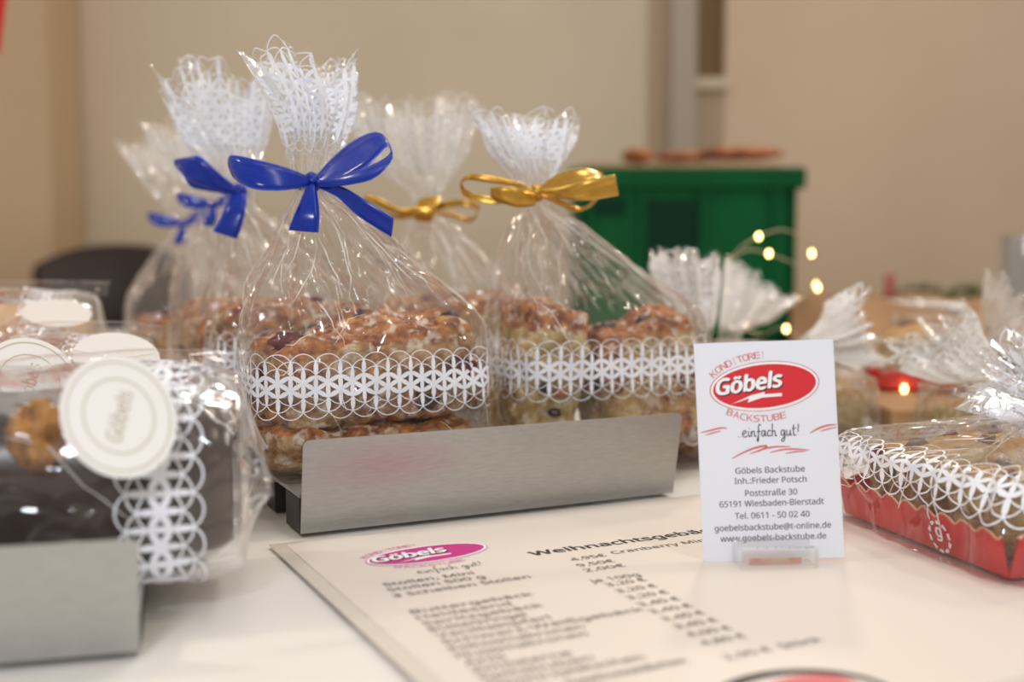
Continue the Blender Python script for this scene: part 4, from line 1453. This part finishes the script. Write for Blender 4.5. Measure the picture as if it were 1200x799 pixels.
# ---- gold bags
GG = 'gold-ribbon bags'
BOWG = [
    ('loop', [((655, 374), (662, 392), -.002, -.003), ((720, 325), (735, 378), .0, -.008), ((800, 304), (805, 348), .0, -.010), ((870, 320), (868, 340), .002, -.008),
              ((876, 345), (870, 372), .002, -.004), ((850, 405), (845, 425), .004, .002), ((800, 438), (785, 452), .006, .004), ((740, 415), (730, 430), .004, .004), ((665, 388), (665, 400), 0, 0)]),
    ('tail', [((665, 376), (665, 402), -.004, -.005), ((730, 372), (740, 410), -.012, -.012), ((810, 345), (818, 414), -.016, -.015), ((915, 326), (927, 396), -.016, -.014)]),
    ('loop', [((640, 374), (640, 390), -.002, -.003), ((580, 350), (575, 366), -.008, -.009), ((490, 330), (480, 352), -.010, -.010), ((425, 328), (418, 345), -.008, -.008), ((402, 352), (398, 372), -.002, -.002),
              ((430, 385), (425, 408), .004, .004), ((520, 402), (520, 426), .004, .004), ((635, 390), (635, 404), 0, 0)]),
    ('tail', [((650, 384), (645, 430), -.004, -.006), ((600, 372), (590, 436), -.012, -.012), ((545, 366), (530, 420), -.014, -.012), ((498, 368), (500, 402), -.012, -.010)]),
]
Gd = thing('gift_bag', 'front cellophane bag tied with a shiny gold ribbon bow', 'gift bag', (cD.x, cD.y, 0.018), GG)
bagD = upright(cD, 0.0590, 0.0370, 0.0185, 0.082, P(628, 232, 0.60), P(612, 138, 0.605), 0.031, seed=43, nf=6, mid=P(618, 180, 0.60), C=0.34, fanb=0.013, jag=0.009)
bagD.film('cellophane', Gd, M['film'], 380, 290)
bagD.lace(Gd, M['lace'], 0.026, 6, seg=26)
bagD.lace(Gd, M['lace'], bagD.s[-1] - 0.034, 9, seg=22, name='lace_fringe', Cl=0.17, r=0.0060)
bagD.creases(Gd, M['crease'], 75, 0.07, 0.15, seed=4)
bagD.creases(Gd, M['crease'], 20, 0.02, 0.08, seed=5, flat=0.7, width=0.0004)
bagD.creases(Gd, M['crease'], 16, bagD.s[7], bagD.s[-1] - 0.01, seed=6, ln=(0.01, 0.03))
bow(Gd, zp2(650, 388), 0.585, BOWG, M['gold'], zf=zp2, label='gold ribbon bow')
Ge = thing('gift_bag', 'rear cellophane bag with gold ribbon between the front blue and front gold bags', 'gift bag', (cE.x, cE.y, 0.018), GG)
bagE = upright(cE, 0.056, 0.036, 0.0185, 0.080, P(500, 244, 0.745), P(484, 122, 0.75), 0.050, seed=51, nf=10, mid=P(488, 190, 0.747), C=0.34, fanb=0.016, jag=0.008)
bagE.film('cellophane', Ge, M['film_soft'], 220, 180)
bagE.lace(Ge, M['lace_soft'], bagE.s[-1] - 0.046, 12, seg=16, name='lace_fringe', Cl=0.28)
bagE.lace(Ge, M['lace_soft'], 0.026, 6, seg=16)
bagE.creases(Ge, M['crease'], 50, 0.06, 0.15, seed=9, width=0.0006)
BOWE = [
    ('loop', [((262, 430), (262, 450), -.002, -.003), ((200, 440), (200, 462), -.008, -.008), ((130, 408), (120, 432), -.01, -.01), ((84, 394), (80, 410), -.006, -.006), ((95, 425), (90, 440), .003, .003),
              ((180, 462), (180, 476), .004, .004), ((258, 452), (258, 466), 0, 0)]),
    ('loop', [((300, 430), (300, 452), -.002, -.003), ((360, 412), (370, 436), -.008, -.008), ((430, 414), (432, 436), -.010, -.010), ((462, 436), (456, 456), -.004, -.004), ((430, 470), (428, 486), .004, .004),
              ((360, 452), (360, 466), .004, .004), ((300, 446), (300, 458), 0, 0)]),
    ('tail', [((262, 408), (330, 400), -.006, -.006), ((245, 430), (318, 436), -.010, -.010), ((236, 460), (306, 472), -.010, -.010), ((250, 480), (300, 484), -.006, -.006)]),
]
bow(Ge, zp2(282, 440), 0.728, BOWE, M['gold'], zf=zp2, label='gold ribbon bow')

# ================================================================== CHOCOLATE CAKES AT LEFT
GC = 'loaf cakes in clear bags at left'


def cake_bag(label, cake_label, c, ln, hw, h, yaw, seed, film, res, sticker=None, flat=0.35, lace=True, walnut=None, zb=0.013, jagr=0.01, end=0.010, cm=None):
    """loaf cake in a pillow bag; c = base point under the right end of the cake"""
    e = Vector((math.cos(yaw), math.sin(yaw), 0)); bk = Vector((-e.y, e.x, 0))
    c = Vector(c)
    base = Vector((c.x, c.y, zb))
    ck = thing('loaf_cake', cake_label, 'cake', base, GC)
    cen = base - e * (ln / 2) + Z * (h / 2)
    V, fs = [], []
    n = 26
    lg = 20
    for i in range(lg + 1):
        f = -1 + 2 * i / lg
        kx = (1 - abs(f) ** 9 * 0.25)
        for j in range(n):
            a = 2 * math.pi * j / n
            ct, st = math.cos(a), math.sin(a)
            y = hw * np.sign(ct) * abs(ct) ** 0.55 * kx
            z = h / 2 * np.sign(st) * abs(st) ** (0.8 if st > 0 else 0.35) * kx
            q = cen + e * (f * ln / 2) + bk * y + Z * z
            dn = noise.noise(q * 45 + Vector((seed, 0, 0))) * 0.0014
            V.append(tuple(q + bk * ct * dn + Z * max(0, st) * dn))
    for i in range(lg):
        for j in range(n):
            fs.append((i * n + j, i * n + (j + 1) % n, (i + 1) * n + (j + 1) % n, (i + 1) * n + j))
    fs += [tuple(range(n))[::-1], tuple(lg * n + j for j in range(n))]
    obj('glazed_loaf', V, fs, cm or M['choc'], ck)
    root = thing('cake_bag', label, 'bag', base, 'clear bags around the loaf cakes')
    A_, B_ = hw + 0.004, h / 2 + 0.004
    m0 = cen + Z * 0.001
    zc_ = Vector((0, 0, 0.5 * h))
    le = base - e * ln
    rows = [(-0.02, m0 - e * (ln / 2 + 0.03), A_ * 1.05, 0.002, 2.4, 0, 0.001),
            (0.0, m0 - e * (ln / 2 + 0.008), A_ * 0.95, B_ * 0.8, 3, 0, 0.0012),
            (ln * 0.3, m0 - e * (ln * 0.2), A_, B_ * 1.08 , 3.4, 0, 0.0022),
            (ln * 0.7, m0 + e * (ln * 0.2), A_, B_ * 1.08, 3.4, 0, 0.0022),
            (ln + 0.004, m0 + e * (ln / 2 + 0.002), A_ * 0.97, B_ * 0.98, 3.4, 0.0004, 0.0016),
            (ln + 0.012, m0 + e * (ln / 2 + 0.006), A_ * 0.90, B_ * 0.62, 2.8, 0.0006, 0.0012),
            (ln + 0.012 + end, m0 + e * (ln / 2 + 0.008 + end * 0.35) - Z * 0.002, A_ * 1.0, 0.0025, 2.2, 0.0012, 0.0016)]
    bg = Bag(rows, tuple(bk), (0, 0, -1), 2 * (2 * A_ + 2 * B_) * 0.9, nf=7, seed=seed, jag=0.002, up=e, cw=0.02)
    bg.film('cellophane', root, film, *res)
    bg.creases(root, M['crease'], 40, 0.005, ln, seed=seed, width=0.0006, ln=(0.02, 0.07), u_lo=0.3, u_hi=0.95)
    # long gathered seam standing up along the top of the bag
    top0 = cen + Z * (h / 2 + 0.004) - e * (ln / 2)
    V, fs, uvs = [], [], []
    nu_, nv_ = 60, 10
    for j in range(nv_ + 1):
        for i in range(nu_ + 1):
            x = i / nu_ * (ln + 0.01)
            hh = j / nv_
            yy = 0.006 * float(vnoise(np.array([x * 60]), np.array([hh * 2.0]), seed + 3)[0]) * hh + 0.016 * hh
            zz = (0.010 + 0.006 * float(vnoise(np.array([x * 35]), np.array([0.5]), seed + 9)[0])) * math.sin(hh * 1.9)
            V.append(tuple(top0 + e * x + bk * yy + Z * zz))
            uvs.append((x, hh * 0.02))
    for j in range(nv_):
        for i in range(nu_):
            k = j * (nu_ + 1) + i
            fs.append((k, k + 1, k + nu_ + 2, k + nu_ + 1))
    obj('seam_flap', V, fs, film, root, uvs=uvs)
    if lace:
        bg.lace(root, M['lace'], ln - 0.036, 5, r=0.0068, w=0.0007, seg=22)
    if sticker:
        (spx, spy, sy, sr, txt) = sticker
        sc_ = P(spx, spy, sy)
        nrm = (Vector((0, 0, CAMZ)) - sc_).normalized()
        nrm = (nrm + Z * flat).normalized()
        xd = (Z.cross(nrm)).normalized()
        a = math.radians(18)
        yd = nrm.cross(xd)
        x2 = xd * math.cos(a) + yd * math.sin(a); y2 = -xd * math.sin(a) + yd * math.cos(a)
        # disc with thickness
        K_ = 56
        pts = ell(sc_, sr, sr * 1.22, x2, y2, K_)
        V = [tuple(p) for p in pts] + [tuple(p - nrm * 0.0003) for p in pts]
        fs = [tuple(range(K_)), tuple(range(2 * K_ - 1, K_ - 1, -1))] + [(i, K_ + i, K_ + (i + 1) % K_, (i + 1) % K_) for i in range(K_)]
        st = obj('round_sticker', V, fs, M['sticker'], root, smooth=False)
        if txt:
            for rr in (0.90, 0.62):
                o1 = ell(sc_, sr * rr, sr * 1.22 * rr, x2, y2, 48)
                o2 = ell(sc_, sr * (rr - 0.025), sr * 1.22 * (rr - 0.025), x2, y2, 48)
                V = [tuple(p + nrm * 0.0001) for p in o1 + o2]
                obj('printed_ring', V, [(i, (i + 1) % 48, 48 + (i + 1) % 48, 48 + i) for i in range(48)], M['ink_tan'], st, smooth=False)
            a2 = math.radians(58)
            x3 = x2 * math.cos(a2) + y2 * math.sin(a2); y3 = -x2 * math.sin(a2) + y2 * math.cos(a2)
            text_mesh('sticker_lettering', 'G\u00f6bels', sc_ - x3 * sr * 0.5 - y3 * sr * 0.15, x3, y3, M['ink_tan'], st, width=sr * 1.0, height=sr * 0.5, bold=0.01, shear=0.2, lift=0.0001)
    if walnut:
        wc = P(*walnut)
        nt_ = thing('walnut_half', 'golden brown walnut half on the front chocolate cake beside the round sticker', 'walnut', wc - Z * 0.008)
        blob('kernel', wc, (0.0095, 0.008, 0.011), M['walnut'], nt_, seed=5, amp=0.30, freq=6.5, nu=40, nv=26)
        blob('kernel', wc + Vector((-0.006, 0.003, -0.005)), (0.007, 0.007, 0.007), M['walnut'], nt_, seed=9, amp=0.3, freq=6.5, nu=30, nv=20)
    return root


yL = math.radians(14)
cake_bag('nearest clear cake bag with white lace band and round sticker, lower left', 'dark chocolate loaf cake on the lower left riser', Vector((-0.100, 0.392, 0)), 0.115, 0.036, 0.058, yL, 61, M['film_cake'], (300, 240),
         sticker=(139, 487, 0.336, 0.0165, True), walnut=(45, 512, 0.347))
cake_bag('clear cake bag directly behind the nearest one, pale sticker showing', 'chocolate loaf cake in the second bag from the front at left', Vector((-0.165, 0.485, 0)), 0.12, 0.034, 0.060, yL, 63, M['film_cake'], (200, 160),
         sticker=(34, 447, 0.43, 0.0175, True), flat=0.7, zb=0.003)
cake_bag('third clear cake bag from the front at left, sticker half hidden', 'pale sugared loaf cake in the third bag from the front at left', Vector((-0.195, 0.585, 0)), 0.13, 0.034, 0.066, yL, 65, M['film_cake'], (180, 140),
         sticker=(136, 417, 0.52, 0.019, False), flat=2.0, zb=0.003, cm=M['loaf_pale'])
cake_bag('rearmost clear cake bag at left below the dark chair', 'pale sugared loaf cake in the rearmost bag at left', Vector((-0.262, 0.69, 0)), 0.13, 0.034, 0.086, yL, 67, M['film_cake'], (160, 120),
         sticker=(66, 366, 0.62, 0.018, False), flat=3.0, zb=0.003, cm=M['loaf_pale'])

# ================================================================== STOLLEN TRAYS AT RIGHT
GS = 'stollen in red scalloped trays at right'


def tray(label, far, near, wid, h, seed, emblem=False):
    """red card tray with scalloped edge; far/near = ends of its camera-left bottom edge"""
    far, near = Vector(far), Vector(near)
    e = (near - far); ln = e.length; e.normalize()
    sd = Vector((-e.y, e.x, 0))
    if sd.x < 0: sd = -sd
    root = thing('scalloped_tray', label, 'tray', far, 'red scalloped card trays')
    z0 = far.z

    def wall(p, q, n_sc, nm):
        d = (q - p); l_ = d.length; d.normalize()
        outw = Vector((d.y, -d.x, 0))
        cen = far + e * ln / 2 + sd * wid / 2
        if (p - cen).dot(outw) < 0: outw = -outw
        V, fs = [], []
        K_ = n_sc * 10
        for i in range(K_ + 1):
            f = i / K_
            zt_ = h + 0.0011 * math.sin(f * 2 * math.pi * n_sc) + 0.0003 * math.sin(f * 4 * math.pi * n_sc + 0.6)
            for (zz, o_) in ((0, 0), (zt_, 0.004)):
                V.append(tuple(p + d * (f * l_) + Z * zz + outw * o_))
            for (zz, o_) in ((0, 0), (zt_, 0.004)):
                V.append(tuple(p + d * (f * l_) + Z * zz + outw * (o_ - 0.0005)))
        for i in range(K_):
            a, b = i * 4, (i + 1) * 4
            fs += [(a, b, b + 1, a + 1), (a + 2, a + 3, b + 3, b + 2), (a + 1, b + 1, b + 3, a + 3), (a, a + 2, b + 2, b)]
        o = obj(nm, V, fs, M['red_card'], root, smooth=False)
        edge = [Vector(V[i * 4 + 1]).lerp(Vector(V[i * 4 + 3]), 0.5) for i in range(K_ + 1)]
        obj('cut_edge', *tube_vf(edge, 0.0005, 5), M['red_card_in'], o)
        return o
    p1, p2, p3, p4 = far, near, near + sd * wid, far + sd * wid
    w1 = wall(p1, p2, int(ln / 0.011), 'tray_wall')
    wall(p2, p3, int(wid / 0.011), 'tray_wall')
    wall(p3, p4, int(ln / 0.011), 'tray_wall')
    wall(p4, p1, int(wid / 0.011), 'tray_wall')
    box('tray_floor', far + e * ln / 2 + sd * wid / 2 + Z * 0.0004, (ln / 2, wid / 2, 0.0004), M['red_card'], root, axes=(e, sd, Z))
    if emblem:
        outw = -sd
        up_ = (Z * h + outw * 0.004).normalized()
        o_ = far + e * (ln * 0.66) + Z * h * 0.42 + outw * 0.0026
        for k in range(10):
            a0 = k * 2 * math.pi / 10
            pts = [o_ + e * (r_ * math.cos(a)) + up_ * (r_ * math.sin(a)) for r_, a in ((0.0066, a0), (0.0070, a0 + 0.42), (0.0054, a0 + 0.50), (0.0054, a0 + 0.08))]
            flat_poly('printed_wreath', pts, M['ink_white'], w1)
        text_mesh('printed_letter', 'g', o_, e, up_, M['ink_white'], w1, height=0.009, bold=0.03, align='CENTER', lift=0.0001)
    return e, sd, ln


f1, n1 = G(990, 607), G(1182, 686)
f1.z = n1.z = 0.0025
e1, s1, l1 = tray('red tray with scalloped edge and white emblem, right of the business card', f1, n1, 0.082, 0.0155, 1, emblem=True)


def stollen(label, cen, ex, ey, half, seed, fruit=14):
    yaw = math.atan2(ex.y, ex.x)
    return pastry('stollen', label, 'bread', cen, half, yaw, seed, M['stollen'], GS, fruit=fruit, k=4.0, amp=0.002, crust_top=0.6, n=30, fruit_r=0.0034)


c1 = f1 + e1 * (l1 / 2) + s1 * 0.041
for q, (df, lab) in enumerate(((0.012, 'far pale stollen slice with red berries in the front red tray'), (l1 - 0.012, 'near stollen piece in the front red tray at the right edge'))):
    pass
stollen('pale fruit stollen half in the red tray right of the business card, far piece', f1 + e1 * (l1 * 0.27) + s1 * 0.041 + Z * 0.0015, s1, e1, (0.037, l1 * 0.235, 0.0175), 71)
stollen('pale fruit stollen half in the red tray at the right edge, near piece', f1 + e1 * (l1 * 0.76) + s1 * 0.041 + Z * 0.0015, s1, e1, (0.037, l1 * 0.225, 0.0165), 72)

yawR = math.atan2(e1.y, e1.x)
# second tray and stollen behind
f2, n2 = Vector((P(1018, 430, 0.86).x, 0.86, 0.012)), Vector((P(1018, 430, 0.86).x + 0.035, 0.76, 0.012))
f2 = P(1022, 452, 0.80); f2.z = 0.0
z2 = P(1022, 455, 0.80).z
# it sits on a closed flat white carton
cb = box('flat_carton', (f2.x + 0.10, 0.80, z2 / 2 - 0.0008), (0.12, 0.10, z2 / 2 - 0.001), M['cardboard'], None, bevel=0.002)
tag(cb, 'flat brown carton carrying the second red tray, right background', 'box')
f2 = Vector((f2.x - 0.002, 0.80, z2))
e2d = Vector((0.95, -0.32, 0)).normalized()
e2, s2, l2 = tray('second red scalloped tray, only one corner showing behind the lace film', f2, f2 + e2d * 0.12, 0.075, 0.0145, 2)
s2c = f2 + e2 * 0.06 + s2 * 0.037
pastry('stollen', 'golden stollen in the second red tray in the right background', 'bread', s2c + Z * 0.0012, (0.055, 0.033, 0.0215), math.atan2(e2.y, e2.x), 75, M['stollen'], GS, fruit=10, k=4, amp=0.002, crust_top=1.0, n=20)


def lying_bag(label, c, a, b, zs, neck, top, fan, seed, film, res, yaw, lace0=True, seg=18, group='wrapped stollen bags at right', zb=0.0, fanb=0.02, lacem=None, soft=True, rows_top=9, wl=0.0008, cr=1.6, ltop=0.036, ea2=None):
    root = thing('stollen_bag', label, 'bag', (c[0], c[1], zb), group)
    bg = upright((c[0], c[1], 0), a, b, zb + 0.0015, zs, neck, top, fan, seed=seed, nf=9, C=2 * (2 * a + 2 * b) * 0.9, fanb=fanb, jag=0.008, yaw=yaw, cr=cr, up=(Vector(top) - Vector(neck)).normalized(), cw=0.022, ea2=ea2, eb2=(0, 1, 0) if ea2 is not None else None)
    bg.film('cellophane', root, film, *res)
    lm = lacem or M['lace_soft']
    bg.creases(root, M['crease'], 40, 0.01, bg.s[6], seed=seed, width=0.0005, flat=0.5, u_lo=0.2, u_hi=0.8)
    if lace0: bg.lace(root, lm, lace0 if lace0 is not True else 0.014, 5, seg=seg, w=wl, r=0.0062)
    bg.lace(root, lm, bg.s[-1] - ltop, rows_top, seg=seg, w=wl, r=0.0062, name='lace_fringe', Cl=fan * 7)
    return bg


# front stollen bag: section long side runs along the tray
lying_bag('large clear bag with lace print around the front red tray, right edge', (c1.x + 0.002, c1.y, 0), l1 / 2 + 0.012, 0.051, 0.037, P(1246, 482, 0.49), P(1172, 438, 0.52), 0.020, 81, M['film'], (320, 220),
          yawR + math.pi if math.cos(yawR) < 0 else yawR, lace0=0.0195, lacem=M['lace'], wl=0.0005, seg=24, cr=3.6, ea2=(0.6, 0.1, 0.75))
lying_bag('clear bag with frilly lace top around the second red tray', (s2c.x, s2c.y, 0), 0.068, 0.045, z2 + 0.035, P(1150, 402, 0.78), P(1200, 372, 0.76), 0.040, 83, M['film_soft'], (180, 130), math.atan2(e2.y, e2.x), zb=z2, lace0=False, ea2=(-0.5, 0, 0.86))
# low bag behind the card, its frilly top showing beside the gold bag
lying_bag('low clear bag of fruit bread behind the business card', (cT.x, cT.y, 0), 0.054, 0.037, 0.060, P(815, 402, 0.68), P(799, 300, 0.70), 0.015, 85, M['film_soft'], (200, 150), YAW, lace0=0.012, ltop=0.046, rows_top=13, wl=0.0011)
# frilly tops behind
lying_bag('clear bag with spiky lace top under the fairy lights', (P(905, 420, 0.86).x, 0.88, 0), 0.050, 0.040, 0.040, P(856, 396, 0.86), P(893, 332, 0.88), 0.030, 87, M['film_soft'], (160, 130), 0.2, lace0=False, ltop=0.05, rows_top=13, ea2=(0.86, 0, -0.5), wl=0.0011)
pastry('stollen', 'stollen in the bag under the fairy lights', 'bread', (P(905, 420, 0.86).x, 0.88, 0.003), (0.042, 0.033, 0.016), 0.2, 76, M['stollen'], GS, fruit=4, k=4, n=14)
lying_bag('clear bag whose lace top fans to the right beside the card', (P(935, 420, 0.72).x, 0.73, 0), 0.050, 0.038, 0.036, P(935, 412, 0.70), P(1020, 382, 0.70), 0.026, 89, M['film_soft'], (160, 130), 0.1, lace0=False, ltop=0.058, rows_top=16, ea2=(-0.3, 0, 0.95), wl=0.0011)
pastry('stollen', 'stollen in the bag right behind the card', 'bread', (P(935, 420, 0.72).x, 0.73, 0.003), (0.042, 0.031, 0.015), 0.1, 77, M['stollen'], GS, fruit=4, k=4, n=14)
lying_bag('clear bag filling the far right background beside the second tray', (P(1165, 400, 1.0).x, 1.0, 0), 0.085, 0.045, 0.064, P(1120, 368, 1.0), P(1085, 352, 1.02), 0.03, 91, M['film_soft'], (160, 120), -0.05, lace0=False)
pastry('stollen', 'stollen in the far right background bag', 'bread', (P(1165, 400, 1.0).x, 1.0, 0.003), (0.075, 0.036, 0.026), -0.05, 78, M['stollen'], GS, fruit=5, k=4, n=14)
lying_bag('clear bag with curling lace top at the right edge above the front tray', (P(1190, 440, 0.66).x, 0.655, 0), 0.055, 0.035, 0.040, P(1160, 452, 0.62), P(1088, 392, 0.63), 0.026, 93, M['film_soft'], (180, 130), 0.1, lace0=False, ltop=0.045, rows_top=12, ea2=(0.65, 0, 0.75), wl=0.0009)
pastry('stollen', 'stollen in the bag at the right edge behind the front tray', 'bread', (P(1190, 440, 0.66).x, 0.655, 0.003), (0.046, 0.028, 0.016), 0.1, 79, M['stollen'], GS, fruit=4, k=4, n=14)

# ================================================================== FAIRY LIGHTS
FY = 0.93
fl = thing('fairy_lights', 'thin wire string of glowing warm fairy lights looping above the wrapped breads', 'lights', P(845, 400, FY))
w1 = [(826, 420, .0), (832, 385, .0), (838, 345, .0), (850, 312, .0), (868, 290, .0), (888, 277, .0), (915, 269, .01), (936, 277, .02), (950, 297, .02), (955, 316, .02), (957, 337, .02)]
w2 = [(957, 337, .02), (948, 322, .01), (930, 309, .0), (900, 297, -.01), (876, 293, -.01), (858, 304, -.01), (850, 325, .0), (853, 341, .0), (858, 372, .0), (890, 392, -.02), (920, 385, -.03), (985, 430, -.08), (1058, 455, -.14)]
for wv in (w1, w2):
    pts = [Vector(p) for p in spline([P(a, b, FY + c) for a, b, c in wv], 70)]
    obj('wire', *tube_vf(pts, 0.0005, 6), M['wire'], fl)
for a, b, c in ((888, 277, 0), (950, 297, .02), (957, 337, .02), (955, 333, .025), (900, 297, -.01), (838, 343, 0), (853, 341, 0), (920, 385, -.03), (1058, 455, -.14)):
    blob('led_bulb', P(a, b, FY + c) + Vector((0, -0.002, 0)), (0.0019, 0.0019, 0.003), M['bulb'], fl, nu=12, nv=8, amp=0)
